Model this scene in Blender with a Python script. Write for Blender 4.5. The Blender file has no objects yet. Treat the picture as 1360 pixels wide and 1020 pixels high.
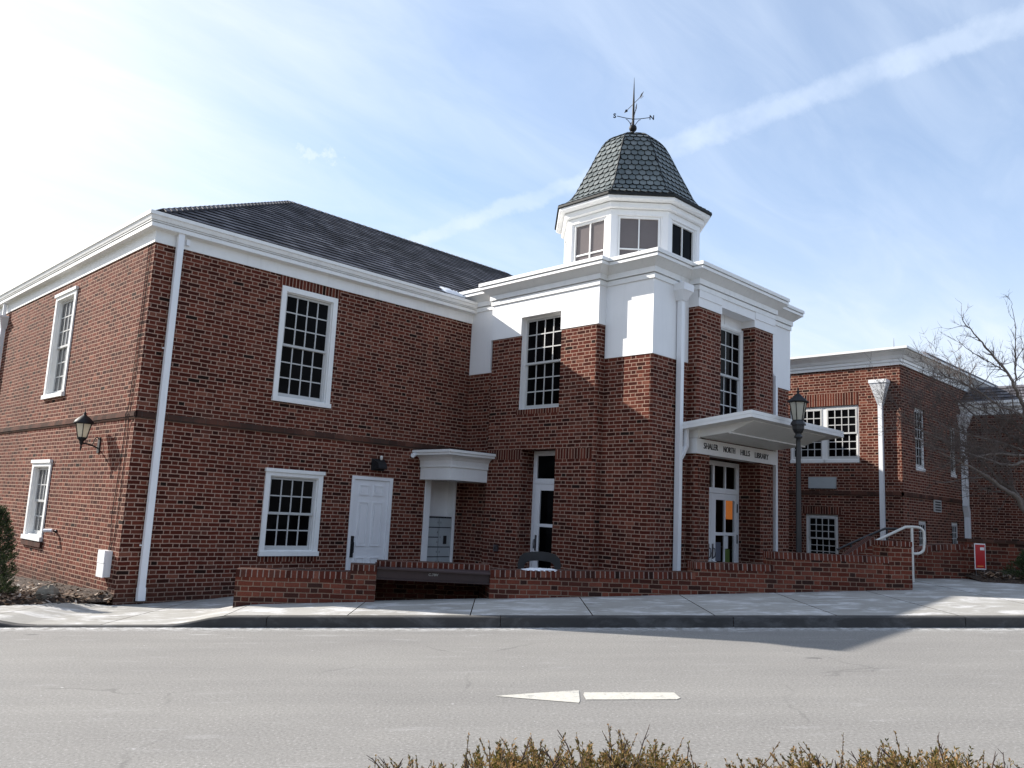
import bpy, math, random
from mathutils import Vector, Matrix
random.seed(7)
SC = bpy.context.scene
COL = SC.collection

# ------------------------------------------------------------------ camera
CAM = Vector((-5.180465, -14.077030, 1.737))
cR = Vector((0.7058313, -0.7067626, 0.0478410))
cU = Vector((-0.1417407, -0.0747382, 0.9870784))
cW = Vector((0.6940545, 0.7034919, 0.1529296))
cam = bpy.data.cameras.new("camera")
cam.sensor_width = 36.0
cam.lens = 1100.05 / 1360 * 36
cam.clip_end = 3000
cam.clip_start = 0.05
camo = bpy.data.objects.new("camera", cam)
COL.objects.link(camo)
m = Matrix.Identity(4)
for i in range(3):
    m[i][0] = cR[i]; m[i][1] = cU[i]; m[i][2] = -cW[i]; m[i][3] = CAM[i]
camo.matrix_world = m
SC.camera = camo

# ------------------------------------------------------------------ light
SUN_TO = Vector((-1.11, 2.70, 1.64)).normalized()      # direction towards the sun
sl = bpy.data.lights.new("sun", 'SUN')
sl.energy = 5.0
sl.angle = math.radians(0.53)
sl.color = (1.0, 0.94, 0.86)
so = bpy.data.objects.new("sun", sl)
so.rotation_euler = SUN_TO.to_track_quat('Z', 'Y').to_euler()
COL.objects.link(so)

SC.view_settings.view_transform = 'Standard'
SC.view_settings.look = 'None'
SC.view_settings.gamma = 1.0
SC.view_settings.use_curve_mapping = False
SC.view_settings.exposure = 0.87

world = bpy.data.worlds.new("World")
SC.world = world
world.use_nodes = True
wt = world.node_tree
for n in list(wt.nodes): wt.nodes.remove(n)

class NT:
    """tiny node-tree writer"""
    def __init__(self, t): self.t = t
    def n(self, kind, **kw):
        x = self.t.nodes.new(kind)
        for k, v in kw.items(): setattr(x, k, v)
        return x
    def set(self, sock, v):
        if isinstance(v, bpy.types.NodeSocket): self.t.links.new(v, sock)
        else: sock.default_value = v
    def math(self, op, a, b=None, c=None, clamp=False):
        x = self.n('ShaderNodeMath', operation=op); x.use_clamp = clamp
        self.set(x.inputs[0], a)
        if b is not None: self.set(x.inputs[1], b)
        if c is not None: self.set(x.inputs[2], c)
        return x.outputs[0]
    def vm(self, op, a, b=None):
        x = self.n('ShaderNodeVectorMath', operation=op)
        self.set(x.inputs[0], a)
        if b is not None: self.set(x.inputs[1], b)
        return x.outputs['Value'] if op in ('DOT_PRODUCT', 'DISTANCE', 'LENGTH') else x.outputs[0]
    def mix(self, fac, a, b, blend='MIX'):
        x = self.n('ShaderNodeMix', data_type='RGBA', blend_type=blend)
        self.set(x.inputs[0], fac); self.set(x.inputs[6], a); self.set(x.inputs[7], b)
        return x.outputs[2]
    def noise(self, vec, scale, detail=4, rough=0.55, dist=0.0):
        x = self.n('ShaderNodeTexNoise')
        if vec is not None: self.set(x.inputs['Vector'], vec)
        x.inputs['Scale'].default_value = scale; x.inputs['Detail'].default_value = detail
        x.inputs['Roughness'].default_value = rough; x.inputs['Distortion'].default_value = dist
        return x.outputs['Fac']
    def ramp(self, fac, stops):
        x = self.n('ShaderNodeValToRGB')
        while len(x.color_ramp.elements) < len(stops): x.color_ramp.elements.new(0.5)
        for e, (p, c) in zip(x.color_ramp.elements, stops):
            e.position = p
            e.color = (c, c, c, 1) if not isinstance(c, (tuple, list)) else (*c[:3], 1)
        self.set(x.inputs[0], fac)
        return x.outputs[0]
    def smooth(self, v, a, b, lo=0.0, hi=1.0):
        x = self.n('ShaderNodeMapRange', interpolation_type='SMOOTHSTEP')
        self.set(x.inputs[0], v)
        x.inputs[1].default_value = a; x.inputs[2].default_value = b
        x.inputs[3].default_value = lo; x.inputs[4].default_value = hi
        return x.outputs[0]
    def mapping(self, vec, scale=(1, 1, 1), rot=(0, 0, 0), loc=(0, 0, 0)):
        x = self.n('ShaderNodeMapping')
        self.set(x.inputs['Vector'], vec)
        x.inputs['Scale'].default_value = scale; x.inputs['Rotation'].default_value = rot
        x.inputs['Location'].default_value = loc
        return x.outputs[0]

w = NT(wt)
wout = w.n('ShaderNodeOutputWorld')
bg = w.n('ShaderNodeBackground')
bg.inputs['Strength'].default_value = 0.10
sky = w.n('ShaderNodeTexSky')
sky.sky_type = 'NISHITA'
sky.sun_disc = False
sky.sun_elevation = math.asin(SUN_TO.z)
sky.sun_rotation = math.atan2(SUN_TO.x, SUN_TO.y)
sky.air_density = 1.0
sky.dust_density = 0.6
sky.ozone_density = 1.5
tc = w.n('ShaderNodeTexCoord')
D = tc.outputs['Generated']
sep = w.n('ShaderNodeSeparateXYZ'); wt.links.new(D, sep.inputs[0])
# cirrus laid on a high flat layer: direction / elevation
zz = w.math('MAXIMUM', sep.outputs[2], 0.06)
cu = w.math('DIVIDE', sep.outputs[0], w.math('ADD', zz, 0.15))
cv = w.math('DIVIDE', sep.outputs[1], w.math('ADD', zz, 0.15))
comb = w.n('ShaderNodeCombineXYZ'); wt.links.new(cu, comb.inputs[0]); wt.links.new(cv, comb.inputs[1])
cm = w.mapping(comb.outputs[0], scale=(0.55, 1.5, 1), rot=(0, 0, math.radians(35)), loc=(0.3, 0.1, 0))
n1 = w.noise(cm, 1.1, 6, 0.55, 0.4)
n2 = w.noise(w.mapping(comb.outputs[0], scale=(1.2, 4.2, 1), rot=(0, 0, math.radians(52))), 1.6, 6, 0.62, 0.8)
sund = w.vm('DOT_PRODUCT', D, tuple(SUN_TO))
near = w.smooth(sund, 0.58, 0.93)                     # forward-scattering cirrus is brighter towards the sun
low = w.smooth(sep.outputs[2], 0.40, 0.12)            # thicker veil low over the roofs
cov = w.math('ADD', w.math('MULTIPLY', n1, 0.75), w.math('MULTIPLY', n2, 0.35))
veil = w.smooth(cov, 0.36, 0.86, 0.27, 0.74)
veil = w.math('ADD', veil, w.math('ADD', w.math('MULTIPLY', near, 0.42), w.math('MULTIPLY', low, 0.34)), clamp=True)
# contrail: band along a great circle
cn = Vector((0.50610408, -0.03274883, -0.86185044))
d0 = w.vm('DOT_PRODUCT', D, tuple(cn))
wob = w.math('MULTIPLY', w.math('SUBTRACT', w.noise(D, 30.0, 6, 0.7), 0.5), 0.026)
dist = w.math('ABSOLUTE', w.math('ADD', w.math('ADD', d0, 0.001), wob))
along = w.vm('DOT_PRODUCT', D, (0.86, -0.0, 0.505))
wid = w.smooth(along, 0.65, 1.0, 0.0125, 0.0205)
band = w.math('SUBTRACT', 1.0, w.smooth(w.math('DIVIDE', dist, wid), 0.25, 1.05))
front = w.smooth(w.vm('DOT_PRODUCT', D, (0.70, 0.64, 0.31)), 0.75, 0.93)
front = w.smooth(w.vm('DOT_PRODUCT', D, (0.78, 0.40, 0.47)), 0.74, 0.92)
band = w.math('MULTIPLY', band, front)
band = w.math('MULTIPLY', band, w.smooth(w.noise(D, 14, 4, 0.6), 0.30, 0.62, 0.30, 1.0))
# one small bright tuft of cloud
tu = w.vm('SUBTRACT', D, (0.460, 0.798, 0.3897))
tu = w.mapping(tu, scale=(14, 14, 40), rot=(0, math.radians(-14), 0))
tuft = w.math('SUBTRACT', 1.0, w.smooth(w.math('ADD', w.vm('LENGTH', tu), w.math('MULTIPLY', w.math('SUBTRACT', w.noise(D, 60, 4, 0.7), 0.5), 1.4)), 0.05, 0.62))
mask = w.math('MAXIMUM', veil, w.math('ADD', w.math('MULTIPLY', band, 0.29), w.math('MULTIPLY', veil, 0.9)))
mask = w.math('MAXIMUM', mask, w.math('MULTIPLY', tuft, 0.75))
cloud = w.mix(near, (4.75, 5.45, 6.5, 1), (6.3, 6.45, 6.7, 1))
skyc = w.mix(1.0, sky.outputs[0], (1.02, 1.13, 1.24, 1), 'MULTIPLY')
cloud = w.mix(w.math('MULTIPLY', low, 0.85), cloud, (5.75, 6.0, 6.45, 1))
fin = w.mix(mask, skyc, cloud)
wt.links.new(fin, bg.inputs['Color'])
wt.links.new(bg.outputs[0], wout.inputs[0])

# ------------------------------------------------------------------ local frame of the street
SV = Vector((0.7118655, -0.7023158, 0.0))      # along the street, to the right
HV = Vector((0.7023158, 0.7118655, 0.0))       # away from the street
def loc(s, h, z): return Vector((CAM.x, CAM.y, 0)) + SV * s + HV * h + Vector((0, 0, z))
def sh_of(p):
    d = Vector((p[0] - CAM.x, p[1] - CAM.y, 0)); return (d.dot(SV), d.dot(HV))
def ray(px, py): return (px - 680) / 1100.05 * cR - (py - 510) / 1100.05 * cU + cW
def at_h(px, py, h):
    r = ray(px, py); return CAM + r * (h / r.dot(HV))

# ------------------------------------------------------------------ mesh helper
class MB:
    def __init__(self): self.v = []; self.f = []; self.mi = []; self.sm = []
    def poly(self, pts, mi=0, smooth=False):
        b = len(self.v); self.v += [tuple(p) for p in pts]
        self.f.append(tuple(range(b, b + len(pts)))); self.mi.append(mi); self.sm.append(smooth)
    def grid(self, rows, mi=0, smooth=True, closed=False):
        """rows of points joined by shared-vertex quads"""
        b = len(self.v); n = len(rows[0])
        for r in rows: self.v += [tuple(p) for p in r]
        for i in range(len(rows) - 1):
            for j in range(n if closed else n - 1):
                k = (j + 1) % n
                self.f.append((b + i * n + j, b + i * n + k, b + (i + 1) * n + k, b + (i + 1) * n + j))
                self.mi.append(mi); self.sm.append(smooth)
    def hexa(self, p, mi=0):
        """p: 8 points, bottom 0-3 ccw seen from above, top 4-7"""
        for q in ((3, 2, 1, 0), (4, 5, 6, 7), (0, 1, 5, 4), (1, 2, 6, 5), (2, 3, 7, 6), (3, 0, 4, 7)):
            self.poly([p[i] for i in q], mi)
    def box(self, x0, x1, y0, y1, z0, z1, mi=0):
        self.hexa([(x0, y0, z0), (x1, y0, z0), (x1, y1, z0), (x0, y1, z0), (x0, y0, z1), (x1, y0, z1), (x1, y1, z1), (x0, y1, z1)], mi)
    def tube(self, pts, r, n=8, mi=0, cap=True):
        pts = [Vector(p) for p in pts]
        if not isinstance(r, (list, tuple)): r = [r] * len(pts)
        rows = []; ref = None
        for i, p in enumerate(pts):
            a = pts[max(i - 1, 0)]; c = pts[min(i + 1, len(pts) - 1)]
            t = (c - a)
            if t.length < 1e-9: t = Vector((0, 0, 1))
            t.normalize()
            if ref is None:
                ref = t.cross(Vector((0, 0, 1)))
                if ref.length < 0.1: ref = t.cross(Vector((1, 0, 0)))
            ref = (ref - t * ref.dot(t))
            if ref.length < 1e-6: ref = t.orthogonal()
            ref.normalize(); q = t.cross(ref)
            rows.append([p + (ref * math.cos(2 * math.pi * k / n) + q * math.sin(2 * math.pi * k / n)) * r[i] for k in range(n)])
        self.grid(rows, mi, True, True)
        if cap:
            self.poly(list(reversed(rows[0])), mi); self.poly(rows[-1], mi)
    def lathe(self, c, prof, n=16, mi=0, rot=0.0, smooth=True, axis=None):
        c = Vector(c); rows = []
        for r, z in prof:
            rows.append([c + Vector((r * math.cos(rot + 2 * math.pi * k / n), r * math.sin(rot + 2 * math.pi * k / n), z)) for k in range(n)])
        self.grid(rows, mi, smooth, True)
        if prof[0][0] > 1e-4: self.poly(list(reversed(rows[0])), mi)
        if prof[-1][0] > 1e-4: self.poly(rows[-1], mi)
    def build(self, name, mats, parent=None, uvf=None):
        me = bpy.data.meshes.new(name)
        me.from_pydata(self.v, [], self.f)
        if not isinstance(mats, (list, tuple)): mats = [mats]
        for x in mats: me.materials.append(x)
        me.polygons.foreach_set('material_index', self.mi)
        me.polygons.foreach_set('use_smooth', self.sm)
        me.update()
        uvl = me.uv_layers.new(name='UVMap')
        co = [v.co for v in me.vertices]
        dat = [0.0] * (2 * len(me.loops))
        for p in me.polygons:
            nn = p.normal
            if uvf is None:
                if abs(nn.z) > 0.985: t = Vector((1, 0, 0)); b = Vector((0, 1, 0))
                else:
                    t = Vector((-nn.y, nn.x, 0)).normalized(); b = nn.cross(t)
            for li in p.loop_indices:
                c = co[me.loops[li].vertex_index]
                if uvf is not None: u, v = uvf(c)
                else: u, v = c.dot(t), c.dot(b)
                dat[2 * li] = u; dat[2 * li + 1] = v
        uvl.data.foreach_set('uv', dat)
        o = bpy.data.objects.new(name, me)
        COL.objects.link(o)
        if parent is not None: attach(o, parent)
        return o

def attach(o, parent):
    o.parent = parent
    pw = Matrix.Identity(4); q = parent
    chain = []
    while q is not None: chain.append(q); q = q.parent
    for q in reversed(chain): pw = pw @ q.matrix_parent_inverse @ Matrix.Translation(q.location)
    o.matrix_parent_inverse = pw.inverted()

def thing(name, at, label, cat, group=None):
    o = bpy.data.objects.new(name, None); COL.objects.link(o)
    o.location = at; o.empty_display_size = 0.2
    o['label'] = label; o['category'] = cat
    if group: o['group'] = group
    return o
def tag(o, label, cat, group=None, kind=None):
    o['label'] = label; o['category'] = cat
    if group: o['group'] = group
    if kind: o['kind'] = kind
    return o
def structure(o): o['kind'] = 'structure'; return o

class Frame:
    """wall frame: u to the right seen from outside, n outward, z up"""
    def __init__(self, o, u):
        self.o = Vector(o); self.u = Vector(u).normalized(); self.n = self.u.cross(Vector((0, 0, 1)))
    def p(self, u, n, z): return self.o + self.u * u + self.n * n + Vector((0, 0, z))
    def box(self, mb, u0, u1, n0, n1, z0, z1, mi=0):
        p = self.p
        mb.hexa([p(u0, n1, z0), p(u1, n1, z0), p(u1, n0, z0), p(u0, n0, z0), p(u0, n1, z1), p(u1, n1, z1), p(u1, n0, z1), p(u0, n0, z1)], mi)
    def quad(self, mb, u0, u1, z0, z1, n=0.0, mi=0):
        p = self.p; mb.poly([p(u0, n, z0), p(u1, n, z0), p(u1, n, z1), p(u0, n, z1)], mi)
    def wall(self, mb, u0, u1, z0, z1, holes=(), mi=0, n=0.0):
        us = sorted({u0, u1, *[x for h in holes for x in h[:2]]}); zs = sorted({z0, z1, *[x for h in holes for x in h[2:4]]})
        us = [x for x in us if u0 <= x <= u1]; zs = [x for x in zs if z0 <= x <= z1]
        for i in range(len(us) - 1):
            for j in range(len(zs) - 1):
                cu, cz = (us[i] + us[i + 1]) / 2, (zs[j] + zs[j + 1]) / 2
                if any(h[0] < cu < h[1] and h[2] < cz < h[3] for h in holes): continue
                self.quad(mb, us[i], us[i + 1], zs[j], zs[j + 1], n, mi)
        for h in holes:
            a, b, c, d, dep = h[:5]; p = self.p
            c2, d2 = max(c, z0), min(d, z1)
            if d2 <= c2: continue
            mb.poly([p(a, n, c2), p(a, n, d2), p(a, n - dep, d2), p(a, n - dep, c2)], mi)
            mb.poly([p(b, n, d2), p(b, n, c2), p(b, n - dep, c2), p(b, n - dep, d2)], mi)
            if c >= z0: mb.poly([p(a, n, c), p(a, n - dep, c), p(b, n - dep, c), p(b, n, c)], mi)
            if d <= z1: mb.poly([p(a, n, d), p(b, n, d), p(b, n - dep, d), p(a, n - dep, d)], mi)

def offset_poly(pts, d, closed=True):
    """outward = right of travel"""
    n = len(pts); out = []
    for i in range(n):
        a = Vector(pts[i - 1]) if (closed or i > 0) else None
        b = Vector(pts[i]); c = Vector(pts[(i + 1) % n]) if (closed or i < n - 1) else None
        ns = []
        if a is not None: t = (b - a).normalized(); ns.append(Vector((t.y, -t.x)))
        if c is not None: t = (c - b).normalized(); ns.append(Vector((t.y, -t.x)))
        if len(ns) == 1: out.append(b + ns[0] * d)
        else:
            mm = ns[0] + ns[1]; k = mm.dot(ns[0])
            out.append(b + mm * (d / k) if abs(k) > 1e-6 else b + ns[0] * d)
    return out
def sweep(mb, pts, prof, closed=True, mi=0, cap_top=False):
    """prof: (offset, z) listed upwards; outward faces"""
    rings = [[Vector((q.x, q.y, z)) for q in offset_poly(pts, d, closed)] for d, z in prof]
    n = len(pts)
    for a, b in zip(rings[:-1], rings[1:]):
        for j in range(n if closed else n - 1):
            k = (j + 1) % n
            mb.poly([a[j], a[k], b[k], b[j]], mi)
    if not closed:
        mb.poly([r[0] for r in reversed(rings)], mi); mb.poly([r[-1] for r in rings], mi)
    if cap_top and closed: mb.poly(rings[-1], mi)

# ------------------------------------------------------------------ materials
def new_mat(name):
    mt = bpy.data.materials.new(name); mt.use_nodes = True
    t = mt.node_tree; b = t.nodes['Principled BSDF']
    return mt, NT(t), b
def bump(nt, b, height, dist=0.004, strength=1.0):
    x = nt.n('ShaderNodeBump'); x.inputs['Strength'].default_value = strength; x.inputs['Distance'].default_value = dist
    nt.set(x.inputs['Height'], height); nt.t.links.new(x.outputs[0], b.inputs['Normal'])

def simple(name, col, rough=0.5, var=0.06, scale=6.0, metal=0.0, spec=0.5, grime=0.0, fine=0.0):
    mt, nt, b = new_mat(name)
    tcn = nt.n('ShaderNodeTexCoord').outputs['Object']
    f = nt.noise(tcn, scale, 5, 0.6)
    lo = tuple(c * (1 - var) for c in col); hi = tuple(min(1, c * (1 + var)) for c in col)
    c = nt.ramp(f, [(0.3, lo), (0.7, hi)])
    if grime:
        g = nt.noise(nt.mapping(tcn, scale=(3.0, 3.0, 0.35)), 3.0, 6, 0.7)
        c = nt.mix(nt.math('MULTIPLY', nt.smooth(g, 0.5, 0.8), grime), c, tuple(x * 0.45 for x in col) + (1,))
    nt.t.links.new(c, b.inputs['Base Color'])
    b.inputs['Roughness'].default_value = rough; b.inputs['Metallic'].default_value = metal
    b.inputs['Specular IOR Level'].default_value = spec
    if fine: bump(nt, b, nt.noise(tcn, 180, 3, 0.6), fine)
    return mt

BRK = [(0.00, (0.018, 0.010, 0.008)), (0.010, (0.024, 0.012, 0.010)), (0.014, (0.040, 0.012, 0.009)), (0.20, (0.064, 0.016, 0.011)),
       (0.50, (0.104, 0.026, 0.017)), (0.76, (0.142, 0.041, 0.026)), (0.92, (0.088, 0.033, 0.024)), (1.0, (0.210, 0.078, 0.051))]
def brick(name, course=0.0727, period=0.326, sf=0.66, joint=0.0148, cols=BRK, mortar=(0.42, 0.285, 0.220), tint=1.0, dirt=0.0, low_dirt=False, swap=False, offs=0.5, stack=False):
    mt, nt, b = new_mat(name)
    uv = nt.n('ShaderNodeTexCoord').outputs['UV']
    sp = nt.n('ShaderNodeSeparateXYZ'); nt.t.links.new(uv, sp.inputs[0])
    U, V = (sp.outputs[1], sp.outputs[0]) if swap else (sp.outputs[0], sp.outputs[1])
    wv = nt.noise(uv, 2.3, 2, 0.5); wv2 = nt.noise(uv, 9.0, 2, 0.5)
    V = nt.math('ADD', V, nt.math('MULTIPLY', nt.math('SUBTRACT', wv, 0.5), 0.018))
    V = nt.math('ADD', V, nt.math('MULTIPLY', nt.math('SUBTRACT', wv2, 0.5), 0.006))
    vr = nt.math('DIVIDE', V, course); row = nt.math('FLOOR', vr); fv = nt.math('FRACT', vr)
    jit = nt.n('ShaderNodeTexWhiteNoise', noise_dimensions='1D'); nt.t.links.new(row, jit.inputs['W'])
    half = nt.math('MULTIPLY', nt.math('FLOORED_MODULO', row, 2.0), 0.0 if stack else offs)
    ur = nt.math('ADD', nt.math('ADD', nt.math('DIVIDE', U, period), half), nt.math('MULTIPLY', jit.outputs['Value'], 0.0 if stack else 0.07))
    cell = nt.math('FLOOR', ur); fu = nt.math('FRACT', ur)
    if sf >= 1.0:
        isH = 0.0; du = nt.math('MULTIPLY', nt.math('MINIMUM', fu, nt.math('SUBTRACT', 1.0, fu)), period); idx = cell
    else:
        isH = nt.math('GREATER_THAN', fu, sf)
        d1 = nt.math('ABSOLUTE', nt.math('SUBTRACT', fu, sf))
        du = nt.math('MULTIPLY', nt.math('MINIMUM', nt.math('MINIMUM', fu, nt.math('SUBTRACT', 1.0, fu)), d1), period)
        idx = nt.math('ADD', nt.math('MULTIPLY', cell, 2.0), isH)
    dv = nt.math('MULTIPLY', nt.math('MINIMUM', fv, nt.math('SUBTRACT', 1.0, fv)), course)
    d = nt.math('MINIMUM', du, dv)
    rag = nt.math('MULTIPLY', nt.math('SUBTRACT', nt.noise(uv, 60, 3, 0.6), 0.5), 0.007)
    d = nt.math('ADD', d, rag)
    mask = nt.smooth(d, joint / 2 - 0.0022, joint / 2 + 0.0022)      # 1 on the brick
    cx = nt.n('ShaderNodeCombineXYZ'); nt.set(cx.inputs[0], idx); nt.set(cx.inputs[1], row)
    wn = nt.n('ShaderNodeTexWhiteNoise', noise_dimensions='2D'); nt.t.links.new(cx.outputs[0], wn.inputs['Vector'])
    bc = nt.ramp(wn.outputs['Value'], cols)
    f1 = nt.noise(uv, 45, 4, 0.7)
    bc = nt.mix(1.0, bc, nt.ramp(f1, [(0.25, 0.72), (0.75, 1.28)]), 'MULTIPLY')
    mc = nt.mix(1.0, (*mortar, 1), nt.ramp(nt.noise(uv, 25, 4, 0.7), [(0.25, 0.75), (0.75, 1.15)]), 'MULTIPLY')
    c = nt.mix(mask, mc, bc)
    big = nt.noise(uv, 0.55, 5, 0.6)
    c = nt.mix(1.0, c, nt.ramp(big, [(0.28, (0.80 * tint, 0.79 * tint, 0.79 * tint)), (0.72, (1.18 * tint, 1.16 * tint, 1.14 * tint))]), 'MULTIPLY')
    # rain streaks below the eaves and sills, damp and soil near the ground
    stn = nt.noise(nt.mapping(uv, scale=(2.6, 0.16, 1)), 1.6, 6, 0.65)
    c = nt.mix(nt.math('MULTIPLY', nt.smooth(stn, 0.52, 0.74), 0.42), c, nt.mix(0.5, c, (0.030, 0.022, 0.020, 1)))
    eff = nt.smooth(nt.noise(nt.mapping(uv, scale=(0.7, 0.8, 1), loc=(9, 4, 0)), 1.1, 7, 0.7), 0.60, 0.80)
    c = nt.mix(nt.math("MULTIPLY", eff, 0.10), c, (0.42, 0.34, 0.29, 1))
    gnd = nt.smooth(nt.math('ADD', sp.outputs[1], nt.math('MULTIPLY', nt.noise(uv, 1.2, 5, 0.65), 0.7)), 0.80, 0.30)
    c = nt.mix(nt.math('MULTIPLY', gnd, 0.45), c, (0.035, 0.030, 0.024, 1))
    if dirt:
        dn = nt.smooth(nt.noise(nt.mapping(uv, scale=(1, 0.6, 1)), 1.7, 6, 0.65), 0.35, 0.7)
        c = nt.mix(nt.math('MULTIPLY', dn, dirt), c, (0.045, 0.040, 0.035, 1))
    nt.t.links.new(c, b.inputs['Base Color'])
    b.inputs['Roughness'].default_value = 0.92; b.inputs['Specular IOR Level'].default_value = 0.08
    bump(nt, b, nt.math('ADD', mask, nt.math('MULTIPLY', f1, 0.25)), 0.006, 0.8)
    return mt

M = {}
M['brick'] = brick('flemish_brick')
M['brick_old'] = brick('weathered_wall_brick', mortar=(0.265, 0.178, 0.132), dirt=0.25, joint=0.0135,
    cols=[(0, (0.036, 0.017, 0.014)), (0.10, (0.055, 0.020, 0.015)), (0.4, (0.110, 0.028, 0.018)), (0.7, (0.150, 0.041, 0.026)), (1, (0.19, 0.060, 0.039))])
M['soldier'] = brick('soldier_brick', course=4.0, period=0.0735, sf=1.0, stack=True)
M['rowlock'] = brick('rowlock_coping_brick', course=4.0, period=0.079, sf=1.0, stack=True, mortar=(0.30, 0.23, 0.20), dirt=0.2)
M['belt'] = brick('stained_belt_brick', course=0.12, period=0.22, sf=1.0, mortar=(0.11, 0.09, 0.078), joint=0.008, dirt=0.62,
    cols=[(0, (0.06, 0.030, 0.023)), (0.5, (0.105, 0.048, 0.036)), (1, (0.15, 0.068, 0.048))])
M['white'] = simple('white_trim_paint', (0.84, 0.84, 0.825), 0.45, 0.04, 2.5, grime=0.20)
M['panel'] = simple('white_wall_panel', (0.86, 0.86, 0.86), 0.5, 0.03, 1.2, grime=0.10)
M['sash'] = simple('sash_paint', (0.52, 0.52, 0.51), 0.45, 0.05, 5)
M['door'] = simple('white_door_paint', (0.80, 0.80, 0.815), 0.42, 0.03, 3, grime=0.15)
M['gutter'] = simple('white_aluminium', (0.84, 0.85, 0.865), 0.36, 0.03, 2, grime=0.16)
M['grey_panel'] = simple('grey_locker_paint', (0.40, 0.43, 0.44), 0.45, 0.04, 4)
M['dark_metal'] = simple('dark_iron', (0.014, 0.014, 0.016), 0.6, 0.2, 9, metal=0.0, spec=0.3)
M['post_metal'] = simple('weathered_black_post', (0.016, 0.017, 0.019), 0.45, 0.3, 5, spec=0.6)
M['rail'] = simple('cream_rail_paint', (0.62, 0.61, 0.57), 0.38, 0.05, 6)
M['steel'] = simple('brushed_steel', (0.20, 0.20, 0.22), 0.35, 0.1, 8, metal=0.9)
M['brown_beam'] = simple('brown_painted_steel', (0.036, 0.018, 0.017), 0.55, 0.12, 4, grime=0.3)
M['red'] = simple('red_sign_face', (0.42, 0.012, 0.016), 0.4, 0.04, 6)
M['sign_white'] = simple('white_print', (0.72, 0.70, 0.70), 0.5, 0.03, 6)
M['orange_print'] = simple('orange_print', (0.75, 0.22, 0.06), 0.5, 0.03, 6)
M['ink'] = simple('black_lettering', (0.012, 0.012, 0.013), 0.5, 0.1, 6)
M['scribble'] = simple('pale_scribble_paint', (0.26, 0.25, 0.23), 0.7, 0.2, 30)
M['gap_shade'] = simple('painted_gap_shade', (0.042, 0.040, 0.046), 0.85, 0.3, 8, spec=0.2)  # shade under shingle edges and between locker doors, put in as dark colour
M['copper'] = simple('dark_copper_flashing', (0.013, 0.015, 0.016), 0.6, 0.2, 6, spec=0.25)
M['blind'] = simple('tinted_cupola_glass', (0.150, 0.130, 0.128), 0.12, 0.06, 3, spec=0.3)
M['bark'] = simple('grey_bark', (0.17, 0.14, 0.12), 0.9, 0.3, 25)
M['twig'] = simple('brown_twig_bark', (0.115, 0.088, 0.075), 0.9, 0.3, 25)
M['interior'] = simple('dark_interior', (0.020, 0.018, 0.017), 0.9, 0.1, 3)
M['snow'] = simple('old_snow', (0.82, 0.84, 0.88), 0.8, 0.04, 9, fine=0.01)
M['paper'] = simple('white_notice_paper', (0.70, 0.70, 0.72), 0.7, 0.03, 9)
M['green_paper'] = simple('green_notice_paper', (0.09, 0.14, 0.025), 0.7, 0.05, 9)
M['blue_paper'] = simple('grey_blue_notice_paper', (0.10, 0.11, 0.15), 0.7, 0.05, 9)
M['marking'] = None

def glass_mat(name, base=(0.003, 0.003, 0.0035), ior=1.11, rough=0.04):
    mt, nt, b = new_mat(name)
    oc = nt.n('ShaderNodeTexCoord').outputs['Object']
    f = nt.noise(oc, 1.6, 3, 0.5)
    c = nt.ramp(f, [(0.4, tuple(x * 0.5 for x in base)), (0.75, tuple(x * 2.2 for x in base))])
    nt.t.links.new(c, b.inputs['Base Color'])
    b.inputs['Roughness'].default_value = rough; b.inputs['IOR'].default_value = ior
    bump(nt, b, nt.noise(oc, 2.2, 2, 0.5), 0.01, 0.25)
    return mt
M['glass'] = glass_mat('dark_window_glass')
M['sky_glass'] = glass_mat('bright_window_glass', (0.05, 0.05, 0.055), 1.6)
def clear_glass():
    mt, nt, b = new_mat('clear_door_glass')
    t = nt.n('ShaderNodeBsdfTransparent'); t.inputs[0].default_value = (0.75, 0.77, 0.76, 1)
    g = nt.n('ShaderNodeBsdfGlossy'); g.inputs['Roughness'].default_value = 0.03
    mx = nt.n('ShaderNodeMixShader'); mx.inputs[0].default_value = 0.025
    nt.t.links.new(t.outputs[0], mx.inputs[1]); nt.t.links.new(g.outputs[0], mx.inputs[2])
    nt.t.links.new(mx.outputs[0], nt.t.nodes['Material Output'].inputs[0])
    return mt
M['clear'] = clear_glass()
def lamp_glass():
    mt, nt, b = new_mat('frosted_lamp_glass')
    b.inputs['Base Color'].default_value = (0.72, 0.70, 0.62, 1); b.inputs['Roughness'].default_value = 0.35
    tr = nt.n('ShaderNodeBsdfTranslucent'); tr.inputs[0].default_value = (0.80, 0.77, 0.66, 1)
    mx = nt.n('ShaderNodeMixShader'); mx.inputs[0].default_value = 0.55
    nt.t.links.new(b.outputs[0], mx.inputs[1]); nt.t.links.new(tr.outputs[0], mx.inputs[2])
    nt.t.links.new(mx.outputs[0], nt.t.nodes['Material Output'].inputs[0])
    return mt
M['lamp_glass'] = lamp_glass()
def glow():
    mt, nt, b = new_mat('lit_lamp_shade')
    b.inputs['Base Color'].default_value = (0.6, 0.25, 0.08, 1)
    b.inputs['Emission Color'].default_value = (1.0, 0.30, 0.07, 1); b.inputs['Emission Strength'].default_value = 0.20
    return mt
M['glow'] = glow()

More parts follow.
